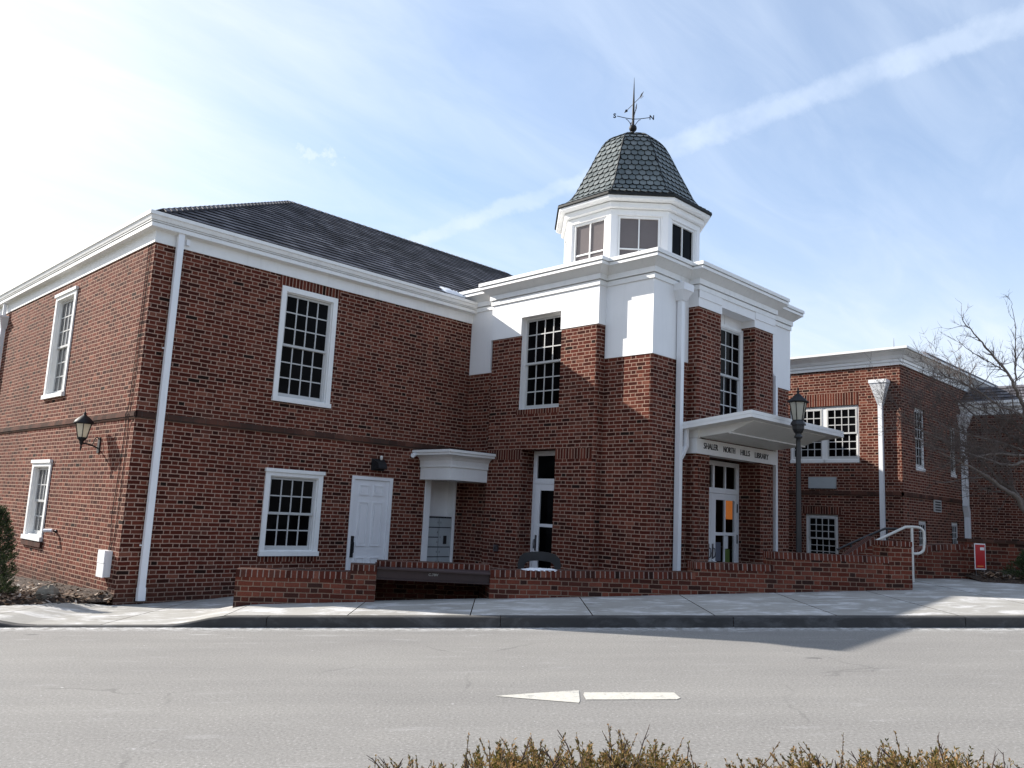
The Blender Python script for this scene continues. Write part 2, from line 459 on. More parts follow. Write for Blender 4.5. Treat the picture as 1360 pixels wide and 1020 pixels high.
def slate():
    mt, nt, b = new_mat('dark_roof_shingle')
    uv = nt.n('ShaderNodeTexCoord').outputs['UV']
    sp = nt.n('ShaderNodeSeparateXYZ'); nt.t.links.new(uv, sp.inputs[0])
    row = nt.math('FLOOR', nt.math('DIVIDE', nt.math('ADD', sp.outputs[1], 0.004), 0.27))
    wn1 = nt.n('ShaderNodeTexWhiteNoise', noise_dimensions='1D'); nt.t.links.new(row, wn1.inputs['W'])
    ur = nt.math('ADD', nt.math('DIVIDE', sp.outputs[0], 0.27), nt.math('MULTIPLY', wn1.outputs['Value'], 5.0))
    cell = nt.math('FLOOR', ur); fu = nt.math('FRACT', ur)
    cx = nt.n('ShaderNodeCombineXYZ'); nt.set(cx.inputs[0], cell); nt.set(cx.inputs[1], row)
    wn = nt.n('ShaderNodeTexWhiteNoise', noise_dimensions='2D'); nt.t.links.new(cx.outputs[0], wn.inputs['Vector'])
    c = nt.ramp(wn.outputs['Value'], [(0, (0.054, 0.050, 0.057)), (0.45, (0.105, 0.099, 0.110)), (0.8, (0.152, 0.143, 0.155)), (1, (0.200, 0.187, 0.192))])
    big = nt.noise(nt.mapping(uv, scale=(1.0, 0.45, 1)), 0.9, 6, 0.65)
    c = nt.mix(1.0, c, nt.ramp(big, [(0.36, 0.32), (0.50, 0.95), (0.75, 1.45)]), 'MULTIPLY')
    e = nt.math('MINIMUM', fu, nt.math('SUBTRACT', 1.0, fu))
    gap = nt.smooth(e, 0.015, 0.035)
    c = nt.mix(gap, (0.010, 0.010, 0.013, 1), c)
    c = nt.mix(1.0, c, nt.ramp(nt.noise(uv, 90, 3, 0.7), [(0.3, 0.75), (0.7, 1.25)]), 'MULTIPLY')
    nt.t.links.new(c, b.inputs['Base Color'])
    b.inputs['Roughness'].default_value = 0.8; b.inputs['Specular IOR Level'].default_value = 0.4
    bump(nt, b, nt.math('ADD', gap, nt.noise(uv, 70, 3, 0.7)), 0.006, 0.7)
    return mt
M['slate'] = slate()
def scale_tile():
    mt, nt, b = new_mat('green_scalloped_tile')
    oc = nt.n('ShaderNodeTexCoord').outputs['Object']
    g = nt.n('ShaderNodeNewGeometry').outputs['Random Per Island']
    c = nt.ramp(g, [(0, (0.100, 0.120, 0.120)), (0.5, (0.134, 0.154, 0.152)), (1, (0.168, 0.186, 0.182))])
    c = nt.mix(1.0, c, nt.ramp(nt.noise(oc, 1.6, 5, 0.65), [(0.3, 0.7), (0.7, 1.3)]), 'MULTIPLY')
    c = nt.mix(1.0, c, nt.ramp(nt.noise(oc, 60, 3, 0.7), [(0.3, 0.8), (0.7, 1.2)]), 'MULTIPLY')
    nt.t.links.new(c, b.inputs['Base Color']); b.inputs['Roughness'].default_value = 0.48
    bump(nt, b, nt.noise(oc, 80, 3, 0.6), 0.004, 0.6)
    return mt
M['tile'] = scale_tile()

def asphalt():
    mt, nt, b = new_mat('salted_asphalt')
    uv = nt.n('ShaderNodeTexCoord').outputs['UV']
    sp = nt.n('ShaderNodeSeparateXYZ'); nt.t.links.new(uv, sp.inputs[0])
    fine = nt.noise(uv, 150, 3, 0.75)
    grit = nt.noise(uv, 46, 2, 0.6)
    c = nt.ramp(nt.math('ADD', nt.math('MULTIPLY', fine, 0.5), nt.math('MULTIPLY', grit, 0.5)), [(0.30, (0.115, 0.110, 0.102)), (0.47, (0.216, 0.208, 0.195)), (0.58, (0.256, 0.247, 0.232)), (0.70, (0.56, 0.55, 0.535))])
    big = nt.noise(nt.mapping(uv, scale=(0.5, 1.0, 1)), 0.8, 7, 0.65)
    c = nt.mix(1.0, c, nt.ramp(big, [(0.3, (0.92, 0.92, 0.925)), (0.7, (1.07, 1.07, 1.065))]), 'MULTIPLY')
    # wheel tracks along the lane, slightly darker and smoother
    st = nt.noise(nt.mapping(uv, scale=(0.10, 2.4, 1)), 1.0, 4, 0.55)
    c = nt.mix(1.0, c, nt.ramp(st, [(0.35, (0.955, 0.955, 0.96)), (0.65, (1.03, 1.03, 1.03))]), 'MULTIPLY')
    # faint tar-filled cracks and a worn patch
    cv_ = nt.n('ShaderNodeTexVoronoi', feature='DISTANCE_TO_EDGE'); cv_.inputs['Scale'].default_value = 0.33
    wv_ = nt.n('ShaderNodeVectorMath', operation='ADD'); nt.t.links.new(uv, wv_.inputs[0])
    wn_ = nt.n('ShaderNodeTexNoise'); wn_.inputs['Scale'].default_value = 1.6; wn_.inputs['Detail'].default_value = 6; nt.t.links.new(uv, wn_.inputs['Vector'])
    ws_ = nt.n('ShaderNodeVectorMath', operation='SCALE'); nt.t.links.new(wn_.outputs['Color'], ws_.inputs[0]); ws_.inputs['Scale'].default_value = 0.5
    nt.t.links.new(ws_.outputs[0], wv_.inputs[1]); nt.t.links.new(wv_.outputs[0], cv_.inputs['Vector'])
    crk = nt.math('MULTIPLY', nt.smooth(cv_.outputs['Distance'], 0.007, 0.002), nt.smooth(nt.noise(uv, 0.5, 3, 0.5), 0.50, 0.62))
    c = nt.mix(nt.math('MULTIPLY', crk, 0.30), c, (0.07, 0.068, 0.065, 1))
    # crumbs of road salt, denser near the gutter
    vo = nt.n('ShaderNodeTexVoronoi'); vo.inputs['Scale'].default_value = 5.5; nt.t.links.new(nt.mapping(uv, scale=(0.65, 1.6, 1)), vo.inputs['Vector'])
    sz = nt.math('MULTIPLY', nt.noise(uv, 2.4, 3, 0.6), 0.17)
    keep = nt.math('GREATER_THAN', nt.n('ShaderNodeSeparateColor').outputs[0], 0.5)
    sc_ = nt.n('ShaderNodeSeparateColor'); nt.t.links.new(vo.outputs['Color'], sc_.inputs[0])
    gut = nt.smooth(sp.outputs[1], 9.7, 10.95)
    thr = nt.math('SUBTRACT', 0.66, nt.math('MULTIPLY', gut, 0.30))
    salt = nt.math('MULTIPLY', nt.math('LESS_THAN', nt.math('ADD', vo.outputs['Distance'], nt.math('MULTIPLY', nt.noise(uv, 40, 3, 0.7), 0.12)), sz), nt.math('GREATER_THAN', sc_.outputs[0], thr))
    c = nt.mix(nt.math('MULTIPLY', salt, 0.75), c, (0.72, 0.72, 0.72, 1))
    gr = nt.math('MULTIPLY', nt.smooth(sp.outputs[1], 10.55, 11.0), nt.smooth(nt.noise(nt.mapping(uv, scale=(1.0, 2.0, 1)), 9.0, 6, 0.75), 0.46, 0.58))
    c = nt.mix(nt.math('MULTIPLY', gr, 0.7), c, (0.68, 0.68, 0.68, 1))
    smear = nt.math('MULTIPLY', nt.smooth(nt.noise(nt.mapping(uv, scale=(0.5, 2.2, 1)), 2.4, 7, 0.72), 0.56, 0.70), nt.math('ADD', 0.10, nt.math('MULTIPLY', gut, 0.40)))
    c = nt.mix(smear, c, (0.66, 0.66, 0.66, 1))
    # a few dark oil spots
    vo2 = nt.n('ShaderNodeTexVoronoi'); vo2.inputs['Scale'].default_value = 0.9; nt.t.links.new(nt.mapping(uv, scale=(0.8, 1.5, 1), loc=(3, 1, 0)), vo2.inputs['Vector'])
    sc2 = nt.n('ShaderNodeSeparateColor'); nt.t.links.new(vo2.outputs['Color'], sc2.inputs[0])
    oil = nt.math('MULTIPLY', nt.smooth(nt.math('ADD', vo2.outputs['Distance'], nt.math('MULTIPLY', nt.noise(uv, 18, 3, 0.7), 0.09)), 0.13, 0.08), nt.math('GREATER_THAN', sc2.outputs[1], 0.45))
    c = nt.mix(nt.math('MULTIPLY', oil, 0.6), c, (0.06, 0.06, 0.06, 1))
    nt.t.links.new(c, b.inputs['Base Color']); b.inputs['Roughness'].default_value = 0.92
    b.inputs['Specular IOR Level'].default_value = 0.2
    bump(nt, b, fine, 0.004, 0.5)
    return mt
M['asphalt'] = asphalt()
def concrete(name, col=(0.36, 0.35, 0.325), salt=0.6):
    mt, nt, b = new_mat(name)
    uv = nt.n('ShaderNodeTexCoord').outputs['UV']
    isl = nt.n('ShaderNodeNewGeometry').outputs['Random Per Island']
    c = nt.mix(1.0, (*col, 1), nt.ramp(isl, [(0, 0.88), (1, 1.1)]), 'MULTIPLY')
    c = nt.mix(1.0, c, nt.ramp(nt.noise(uv, 1.3, 6, 0.65), [(0.3, (0.86, 0.85, 0.83)), (0.7, (1.1, 1.1, 1.1))]), 'MULTIPLY')
    c = nt.mix(1.0, c, nt.ramp(nt.noise(uv, 120, 3, 0.7), [(0.3, 0.82), (0.7, 1.15)]), 'MULTIPLY')
    sm = nt.smooth(nt.noise(nt.mapping(uv, scale=(0.8, 1.5, 1), rot=(0, 0, 0.4)), 2.1, 8, 0.70, 0.4), 0.485, 0.64)
    c = nt.mix(nt.math('MULTIPLY', sm, salt), c, (0.72, 0.72, 0.73, 1))
    nt.t.links.new(c, b.inputs['Base Color']); b.inputs['Roughness'].default_value = 0.9; b.inputs['Specular IOR Level'].default_value = 0.25
    bump(nt, b, nt.noise(uv, 130, 3, 0.7), 0.003, 0.5)
    return mt
M['concrete'] = concrete('salted_concrete', (0.33, 0.32, 0.298), 0.50)
M['kerb'] = concrete('kerb_concrete', (0.058, 0.057, 0.057), 0.06)
M['dark_joint'] = simple('joint_filler', (0.06, 0.058, 0.055), 0.95, 0.2, 20)
def worn_paint():
    mt, nt, b = new_mat('worn_road_paint')
    oc = nt.n('ShaderNodeTexCoord').outputs['Object']
    c = nt.ramp(nt.noise(oc, 30, 5, 0.7), [(0.30, (0.42, 0.40, 0.35)), (0.70, (0.56, 0.545, 0.49))])
    wear = nt.smooth(nt.math('ADD', nt.math('MULTIPLY', nt.noise(oc, 9, 7, 0.75), 0.6), nt.math('MULTIPLY', nt.noise(oc, 70, 3, 0.7), 0.4)), 0.53, 0.60)
    c = nt.mix(nt.math('MULTIPLY', wear, 0.8), c, (0.25, 0.245, 0.235, 1))
    nt.t.links.new(c, b.inputs['Base Color']); b.inputs['Roughness'].default_value = 0.85
    return mt
M['paint_mark'] = worn_paint()
def mulch():
    mt, nt, b = new_mat('leaf_mulch')
    oc = nt.n('ShaderNodeTexCoord').outputs['Object']
    f = nt.noise(oc, 26, 5, 0.75)
    c = nt.ramp(f, [(0.3, (0.020, 0.013, 0.010)), (0.5, (0.060, 0.038, 0.026)), (0.62, (0.12, 0.085, 0.06)), (0.75, (0.24, 0.21, 0.18))])
    nt.t.links.new(c, b.inputs['Base Color']); b.inputs['Roughness'].default_value = 0.95
    bump(nt, b, f, 0.05, 1.0)
    return mt
M['mulch'] = mulch()
def grassy():
    mt, nt, b = new_mat('winter_turf')
    oc = nt.n('ShaderNodeTexCoord').outputs['Object']
    c = nt.ramp(nt.noise(oc, 3.0, 8, 0.7), [(0.3, (0.035, 0.040, 0.016)), (0.7, (0.11, 0.10, 0.05))])
    nt.t.links.new(c, b.inputs['Base Color']); b.inputs['Roughness'].default_value = 0.95
    bump(nt, b, nt.noise(oc, 40, 4, 0.7), 0.03, 0.8)
    return mt
M['turf'] = grassy()
def rnd_island(name, stops, rough=0.8, spec=0.3, transl=0.0):
    mt, nt, b = new_mat(name)
    g = nt.n('ShaderNodeNewGeometry').outputs['Random Per Island']
    c = nt.ramp(g, stops)
    nt.t.links.new(c, b.inputs['Base Color']); b.inputs['Roughness'].default_value = rough; b.inputs['Specular IOR Level'].default_value = spec
    if transl:
        tr = nt.n('ShaderNodeBsdfTranslucent'); nt.t.links.new(c, tr.inputs[0])
        mx = nt.n('ShaderNodeMixShader'); mx.inputs[0].default_value = transl
        nt.t.links.new(b.outputs[0], mx.inputs[1]); nt.t.links.new(tr.outputs[0], mx.inputs[2])
        nt.t.links.new(mx.outputs[0], nt.t.nodes['Material Output'].inputs[0])
    return mt
M['dead_leaf'] = rnd_island('dead_leaves', [(0, (0.05, 0.028, 0.018)), (0.4, (0.12, 0.065, 0.035)), (0.75, (0.24, 0.15, 0.09)), (1, (0.52, 0.47, 0.41))])
M['evergreen'] = rnd_island('evergreen_needles', [(0, (0.020, 0.038, 0.015)), (0.5, (0.042, 0.072, 0.024)), (0.85, (0.075, 0.105, 0.036)), (1, (0.12, 0.13, 0.055))], transl=0.25)
M['hedge'] = rnd_island('winter_burnt_juniper', [(0, (0.055, 0.055, 0.011)), (0.3, (0.130, 0.112, 0.024)), (0.55, (0.22, 0.150, 0.044)), (0.8, (0.33, 0.195, 0.080)), (1, (0.46, 0.30, 0.16))], transl=0.35)
M['hedge_twig'] = simple('dark_hedge_twig', (0.085, 0.055, 0.045), 0.9, 0.3, 30)
M['stone'] = simple('tan_boulder', (0.23, 0.20, 0.155), 0.9, 0.3, 7, fine=0.01)

# ================================================================== GROUND
def zr(s): return 0.268 + 0.0468 * max(-40, min(40, s))
def lerp_tab(x, tab):
    if x <= tab[0][0]: return tab[0][1]
    for (a, va), (b, vb) in zip(tab, tab[1:]):
        if x <= b:
            t = (x - a) / (b - a); t = t * t * (3 - 2 * t); return va + (vb - va) * t
    return tab[-1][1]
def kh(s): return lerp_tab(s, [(-6.8, 0.10), (-6.05, 0.015), (-4.35, 0.015), (-3.5, 0.13)])
def zs(s, h): return zr(s) + kh(s) + lerp_tab(s, [(-5.2, -0.012), (-3.5, 0.02)]) * (h - 11)
def shuv(c): return sh_of(c)

g = MB()
ss = [-600, -200, -80] + [x * 4 for x in range(-12, 13)] + [80, 200, 600]
hs = [-600, -200, -60, -20, -6, 0, 4, 11, 20, 40, 80, 200, 600]
g.grid([[loc(s, h, zr(s) - 0.32) for s in ss] for h in hs], 0, True)
structure(g.build('ground', M['turf']))

g = MB()
sr = [-60 + i * 1.0 for i in range(121)]
g.grid([[loc(s, h, zr(s)) for s in sr] for h in (4.1, 7.0, 11.06)], 0, True)
structure(g.build('road', M['asphalt'], uvf=shuv))
g = MB()
g.grid([[loc(s, h, zr(s) + dz) for s in sr] for h, dz in ((-12, 0.05), (2.2, 0.06), (3.9, 0.05), (4.2, -0.04))], 0, True)
structure(g.build('grass_verge', M['turf']))
g = MB()
ks = [-60 + i * 0.25 for i in range(481)]
for i in range(0, len(ks) - 1, 12):
    seg = ks[i:i + 13]
    seg = [seg[0] + 0.004] + seg[1:-1] + [seg[-1] - 0.004]
    g.grid([[loc(s, 10.985, zr(s) - 0.1) for s in seg], [loc(s, 11.0, zr(s) + kh(s) - 0.012) for s in seg],
            [loc(s, 11.012, zr(s) + kh(s)) for s in seg], [loc(s, 11.16, zr(s) + kh(s) + 0.001) for s in seg]], 0, False)
structure(g.build('kerb', M['kerb'], uvf=lambda c: (sh_of(c)[0], sh_of(c)[1] + c[2])))
def hback(s):
    if s < -6.2: return max(12.3, 13.6 + 0.62 * (s + 6.2)) if s > -9 else 12.3
    if s < -3.83: return 17.0
    if s < 6.78: return 12.2 + 0.1825 * (s + 3.83) + 0.12
    return lerp_tab(s, [(8.6, 16.1), (9.3, 15.05), (12.5, 13.2)])
g = MB(); jb = MB()
edges = [-0.4 + 1.6 * k for k in range(-36, 37)]
for a, b in zip(edges, edges[1:]):
    for aa, bb in ((a, a + 0.4), (a + 0.4, a + 0.8), (a + 0.8, a + 1.2), (a + 1.2, b)):
        pass
    sub = [a + 0.007] + [a + 0.2 * k for k in range(1, 8)] + [b - 0.007]
    rows = []
    for j in range(9):
        t = j / 8
        rows.append([loc(s, 11.165 + (hback(s) - 11.165) * t, zs(s, 11.165 + (hback(s) - 11.165) * t)) for s in sub])
    g.grid(rows, 0, False)
    jb.grid([[loc(s, hh, zs(s, hh) - 0.02) for s in sub] for hh in (11.1, 12.0, 14, 16.3)], 0, False) if a > -7 and b < 12 else None
structure(g.build('sidewalk', M['concrete'], uvf=shuv))
g = MB()
g.poly([loc(-3.9, 12.25, 0.03), loc(6.7, 14.25, 0.03), loc(14, 20, 0.03), loc(14, 30, 0.03), loc(-4, 22, 0.03)])
structure(g.build('courtyard', M['kerb'], uvf=shuv))
# planting beds
def bed(pts, z0, name, seed, zf):
    rnd = random.Random(seed); g = MB()
    (a, b, c, d) = pts
    rows = []
    for j in range(13):
        row = []
        for i in range(41):
            u, v = i / 40, j / 12
            s = (a[0] * (1 - u) + b[0] * u) * (1 - v) + (d[0] * (1 - u) + c[0] * u) * v
            h = (a[1] * (1 - u) + b[1] * u) * (1 - v) + (d[1] * (1 - u) + c[1] * u) * v
            e = min(u, 1 - u, v, 1 - v)
            row.append(loc(s, h, zf(s, h) + (0.0 if e == 0 else 0.025 + rnd.uniform(0, 0.045)) + min(0.12, v * 0.10)))
        rows.append(row)
    g.grid(rows, 0, True)
    return structure(g.build(name, M['mulch']))
bed(((-12.0, 12.3), (-6.25, 13.55), (-6.2, 13.72), (-12.0, 19.6)), 0, 'planting_bed', 3, lambda s, h: zr(s) + 0.05)
bed(((8.72, 15.35), (13.5, 12.6), (13.5, 17.5), (8.75, 16.4)), 0, 'planting_bed', 4, lambda s, h: zs(s, h))

# road marking (arrow and bar)
g = MB()
def rp(s, h): return loc(s, h, zr(s) + 0.004)
g.poly([rp(-0.017, 6.974), rp(0.640, 6.733), rp(0.652, 6.80), rp(0.679, 7.186), rp(0.32, 7.09)])
structure(g.build('road_arrow', M['paint_mark']))
g = MB()
g.poly([rp(0.705, 6.845), rp(1.425, 6.852), rp(1.462, 6.90), rp(1.452, 7.105), rp(0.716, 7.113), rp(0.70, 7.02)])
structure(g.build('road_line', M['paint_mark']))

# ================================================================== LIBRARY
LIB = thing('library_building', (0, 0, 0), 'two storey red brick library with white trim, hipped slate roof and octagonal cupola', 'building')
FM = Frame((0, 0, 0), (1, 0, 0))              # main shaded facade
FL = Frame((0, 0, 0), (0, -1, 0))             # sunlit left wall, u = -y
XR, YT, XB, YB = 7.325, -5.09, 7.105, -5.32
FB = Frame((XB, 0, 0), (0, -1, 0))            # tower bay, left
FF = Frame((0, YB, 0), (1, 0, 0))             # tower bay, front

def window(parent, F, u0, u1, z0, z1, cols, ru, rl, casing=0.10, proud=0.028, back=0.12, head=False, sill=True, n0=0.0, glass='glass', meet=None):
    f = MB(); c = casing
    sh = 0.085 if sill else c
    F.box(f, u0, u0 + c, n0 - 0.05, n0 + proud, z0 + sh, z1 - c)
    F.box(f, u1 - c, u1, n0 - 0.05, n0 + proud, z0 + sh, z1 - c)
    F.box(f, u0, u1, n0 - 0.05, n0 + proud, z1 - c, z1)
    if sill: F.box(f, u0 - 0.012, u1 + 0.012, n0 - 0.05, n0 + proud + 0.035, z0, z0 + sh)
    else: F.box(f, u0, u1, n0 - 0.05, n0 + proud, z0, z0 + sh)
    if head: F.box(f, u0 - 0.02, u1 + 0.02, n0, n0 + proud + 0.03, z1 - 0.03, z1 + 0.035)
    a, b, zb, zt = u0 + c, u1 - c, z0 + sh, z1 - c
    li = 0.02
    F.box(f, a, a + li, n0 - back - 0.03, n0 - 0.012, zb, zt); F.box(f, b - li, b, n0 - back - 0.03, n0 - 0.012, zb, zt)
    F.box(f, a + li, b - li, n0 - back - 0.03, n0 - 0.012, zt - li, zt); F.box(f, a + li, b - li, n0 - back - 0.03, n0 - 0.012, zb, zb + li)
    w_ = f.build('window', M['white'], parent)
    a += li; b -= li; zb += li; zt -= li
    if meet is None: meet = zb + (zt - zb) * rl / (ru + rl)
    pn = MB()
    for (p, q, rows, nn, bot, top) in ((meet - 0.02, zt, ru, n0 - back + 0.065, 0.045, 0.045), (zb, meet + 0.02, rl, n0 - back + 0.03, 0.075, 0.045)):
        s = MB(); st = 0.042
        F.box(s, a, a + st, nn - 0.032, nn, p, q); F.box(s, b - st, b, nn - 0.032, nn, p, q)
        F.box(s, a + st, b - st, nn - 0.032, nn, p, p + bot); F.box(s, a + st, b - st, nn - 0.032, nn, q - top, q)
        ga, gb, gp, gq = a + st, b - st, p + bot, q - top; mu = 0.0115
        for k in range(1, cols):
            x = ga + (gb - ga) * k / cols; F.box(s, x - mu, x + mu, nn - 0.026, nn - 0.004, gp, gq)
        for k in range(1, rows):
            z = gp + (gq - gp) * k / rows; F.box(s, ga, gb, nn - 0.024, nn - 0.0062, z - mu, z + mu)
        s.build('sash', M['sash'], w_)
        F.quad(pn, ga, gb, gp, gq, nn - 0.018)
    pn.build('pane', M[glass], w_)
    return w_

def soldier(parent, F, u0, u1, z0, z1, n=0.004, name='brick_lintel', mat='soldier', d=0.03):
    b = MB(); F.box(b, u0, u1, n - d, n, z0, z1); return b.build(name, M[mat], parent)

# --- main wing walls
wm = MB()
wu = (2.43, 3.67, 3.585, 5.805); wl = (2.445, 3.665, 0.735, 2.30); dr = (4.34, 5.35, 0.04, 2.315); nk = (6.37, 7.12, -0.1, 2.36)
def hole(w_, c=0.085, d=0.16): return (w_[0] + c, w_[1] - c, w_[2] + c - 0.02, w_[3] - c, d)
FM.wall(wm, 0, 19.0, -0.5, 6.05, [hole(wu), hole(wl), (dr[0] + 0.05, dr[1] - 0.05, -0.5, dr[3] - 0.05, 0.2), (nk[0], nk[1], -0.5, nk[3], 0.35)])
lu = (-5.12, -3.82, 3.595, 5.81); ll = (-5.21, -4.0, 0.735, 2.30)
FL.wall(wm, -10.75, 0, -0.5, 6.05, [hole(lu), hole(ll)])
Frame((19, 0, 0), (0, 1, 0)).wall(wm, 0, 10.75, -0.5, 6.05)
Frame((19, 10.75, 0), (-1, 0, 0)).wall(wm, 0, 19, -0.5, 6.05)
wm.build('wall', M['brick'], LIB)
b = MB(); FM.box(b, 0.0, 7.3, -0.02, 0.022, 2.985, 3.10); FM.box(b, 0.0, 7.3, -0.02, 0.036, 3.012, 3.07)
FL.box(b, -10.7, 0.022, -0.02, 0.022, 2.985, 3.10); FL.box(b, -10.7, 0.036, -0.02, 0.036, 3.012, 3.07)
b.build('belt_course', M['belt'], LIB)
soldier(LIB, FM, 2.38, 3.72, 5.806, 6.006)
soldier(LIB, FM, 2.42, 3.69, 0.63, 0.733, name='brick_sill')
soldier(LIB, FL, -5.24, -3.97, 0.62, 0.733, n=0.045, name='brick_sill', mat='belt', d=0.06)
window(LIB, FM, *wu, 4, 3, 3)
window(LIB, FM, *wl, 4, 2, 2, head=True)
window(LIB, FL, *lu, 4, 3, 3, head=True, glass='sky_glass', back=0.14)
window(LIB, FL, *ll, 4, 2, 2, head=True, glass='sky_glass', back=0.14)

# --- main cornice with gutter
rect = [(0, 0), (19, 0), (19, 10.75), (0, 10.75)]
b = MB()
sweep(b, rect, [(0.0, 6.004), (0.022, 6.004), (0.022, 6.205), (0.05, 6.232), (0.152, 6.232), (0.152, 6.300), (0.125, 6.302), (0.125, 6.314), (0.166, 6.315),
                (0.166, 6.326), (0.140, 6.328), (0.140, 6.338), (0.176, 6.345), (0.196, 6.41), (0.214, 6.42), (0.214, 6.482), (0.195, 6.482), (0.19, 6.43), (0.05, 6.43)])
b.build('cornice', M['white'], LIB)

# --- main roof, laid course by course
def put(mb, pts, uvs, mi=0):
    mb.poly(pts, mi); mb.uvs = getattr(mb, 'uvs', {}); mb.uvs[len(mb.f) - 1] = uvs
def slope_courses(mb, A, B, inward, rise, run, course=0.27, lift=0.024, la=1.0, lb=1.0):
    """A->B eave, outward right of travel; hips at both ends move in by run*la / run*lb"""
    A = Vector(A); B = Vector(B); U = (B - A).normalized(); L = (B - A).length; I = Vector(inward).normalized()
    sl = math.hypot(run, rise); n = max(1, int(round(sl / course))); N = (U.cross(I * run + Vector((0, 0, rise)))).normalized()
    if N.z < 0: N = -N
    for i in range(n):
        t0, t1 = i / n, (i + 1) / n
        def pt(t, e, off):
            base = A + I * (run * t) + Vector((0, 0, rise * t)) + N * off
            return base + U * ((run * la * t) if e == 0 else (L - run * lb * t))
        def uv(t, e): return ((run * la * t) if e == 0 else (L - run * lb * t), t * n * course)
        put(mb, [pt(t0, 0, lift), pt(t0, 1, lift), pt(t1, 1, 0.003), pt(t1, 0, 0.003)], [uv(t0, 0), uv(t0, 1), uv(t1 - 0.0005, 1), uv(t1 - 0.0005, 0)])
        tu_ = t0 + 0.06 / sl
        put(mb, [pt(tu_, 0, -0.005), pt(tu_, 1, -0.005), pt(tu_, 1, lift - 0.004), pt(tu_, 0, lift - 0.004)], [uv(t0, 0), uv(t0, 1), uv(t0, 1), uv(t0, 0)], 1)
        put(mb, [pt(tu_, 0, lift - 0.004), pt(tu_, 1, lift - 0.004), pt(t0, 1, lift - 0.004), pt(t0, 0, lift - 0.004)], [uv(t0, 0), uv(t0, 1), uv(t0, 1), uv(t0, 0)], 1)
        put(mb, [pt(t0, 0, lift - 0.004), pt(t0, 1, lift - 0.004), pt(t0, 1, lift), pt(t0, 0, lift)], [uv(t0, 0), uv(t0, 1), uv(t0, 1), uv(t0, 0)])
def apply_uvs(o, mb):
    me = o.data; uvl = me.uv_layers[0].data
    for fi, uvs in getattr(mb, 'uvs', {}).items():
        for li, q in zip(me.polygons[fi].loop_indices, uvs): uvl[li].uv = q
E0 = 0.20; run = 5.575; rise = 3.235; ze = 6.425
rf = MB()
c0 = [(-E0, -E0, ze), (19 + E0, -E0, ze), (19 + E0, 10.75 + E0, ze), (-E0, 10.75 + E0, ze)]
slope_courses(rf, c0[0], c0[1], (0, 1, 0), rise, run)
slope_courses(rf, c0[1], c0[2], (-1, 0, 0), rise, run)
slope_courses(rf, c0[2], c0[3], (0, -1, 0), rise, run)
slope_courses(rf, c0[3], c0[0], (1, 0, 0), rise, run)
ro = rf.build('roof', [M['slate'], M['gap_shade']], LIB); apply_uvs(ro, rf)
def caps(mb, a, b, wdt, d1, d2, step=0.21, up=0.0):
    """overlapping cap shingles folded over an edge a->b, wings along d1 and d2 (unit, pointing down the slopes)"""
    a = Vector(a); b = Vector(b); L = (b - a).length; t = (b - a).normalized(); n = int(L / step)
    for i in range(n):
        p0 = a + t * (i * step); p1 = a + t * (i * step + step * 1.25)
        for dd in (Vector(d1), Vector(d2)):
            lo, hi = Vector((0, 0, 0.042 + up)), Vector((0, 0, 0.022 + up * 0.65))
            mb.poly([p0 + lo, p0 + lo + dd * wdt, p1 + hi + dd * wdt, p1 + hi])
            mb.poly([p0 + lo - Vector((0, 0, 0.022)), p0 + lo - Vector((0, 0, 0.022)) + dd * wdt, p0 + lo + dd * wdt, p0 + lo])
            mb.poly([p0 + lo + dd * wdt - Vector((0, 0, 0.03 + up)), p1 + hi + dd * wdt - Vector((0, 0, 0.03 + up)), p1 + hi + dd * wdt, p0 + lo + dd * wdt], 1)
cp = MB()
k = rise / run
fd = Vector((0.35, -1, -k)).normalized(); ld = Vector((-1, 0.35, -k)).normalized()
caps(cp, (-E0 + 0.30, -E0 + 0.30, ze + 0.30 * k), (-E0 + run, -E0 + run, ze + rise), 0.17, Vector((0, -1, -k)).normalized(), Vector((-1, 0, -k)).normalized(), 0.24, 0.025)
caps(cp, (-E0 + run, -E0 + run, ze + rise), (19 + E0 - run, -E0 + run, ze + rise), 0.14, Vector((0, -1, -k)).normalized(), Vector((0, 1, -k)).normalized())
cp.build('ridge_cap', [M['slate'], M['gap_shade']], LIB)

# --- downspouts
def square_pipe(mb, pts, a, b=None):
    b = b or a
    for p, q in zip(pts, pts[1:]):
        p = Vector(p); q = Vector(q); t = (q - p).normalized()
        x = Vector((1, 0, 0)) - t * t.x
        if x.length < 0.2: x = Vector((0, 1, 0)) - t * t.y
        x.normalize(); y = t.cross(x)
        r0 = [p + x * (i * a / 2) + y * (j * b / 2) for i, j in ((-1, -1), (1, -1), (1, 1), (-1, 1))]
        r1 = [q + x * (i * a / 2) + y * (j * b / 2) for i, j in ((-1, -1), (1, -1), (1, 1), (-1, 1))]
        for k_ in range(4):
            l = (k_ + 1) % 4; mb.poly([r0[k_], r0[l], r1[l], r1[k_]])
        mb.poly(list(reversed(r0))); mb.poly(r1)
def funnel(mb, F, u, n, z0, z1, w0, w1, d0, d1, lip=0.05):
    def ring(wd, dp, z): return [F.p(u - wd, n + dp, z), F.p(u + wd, n + dp, z), F.p(u + wd, n - 0.02, z), F.p(u - wd, n - 0.02, z)]
    r = [ring(w0, d0, z0), ring(w1, d1, z1), ring(w1 + 0.012, d1 + 0.012, z1), ring(w1 + 0.012, d1 + 0.012, z1 + lip)]
    for p, q in zip(r, r[1:]):
        for k_ in range(4): mb.poly([p[k_], p[(k_ + 1) % 4], q[(k_ + 1) % 4], q[k_]])
    mb.poly(r[-1]); mb.poly(list(reversed(r[0])))
d = MB()
square_pipe(d, [FM.p(0.385, 0.085, 6.30), FM.p(0.385, 0.085, 0.22)], 0.105, 0.085)
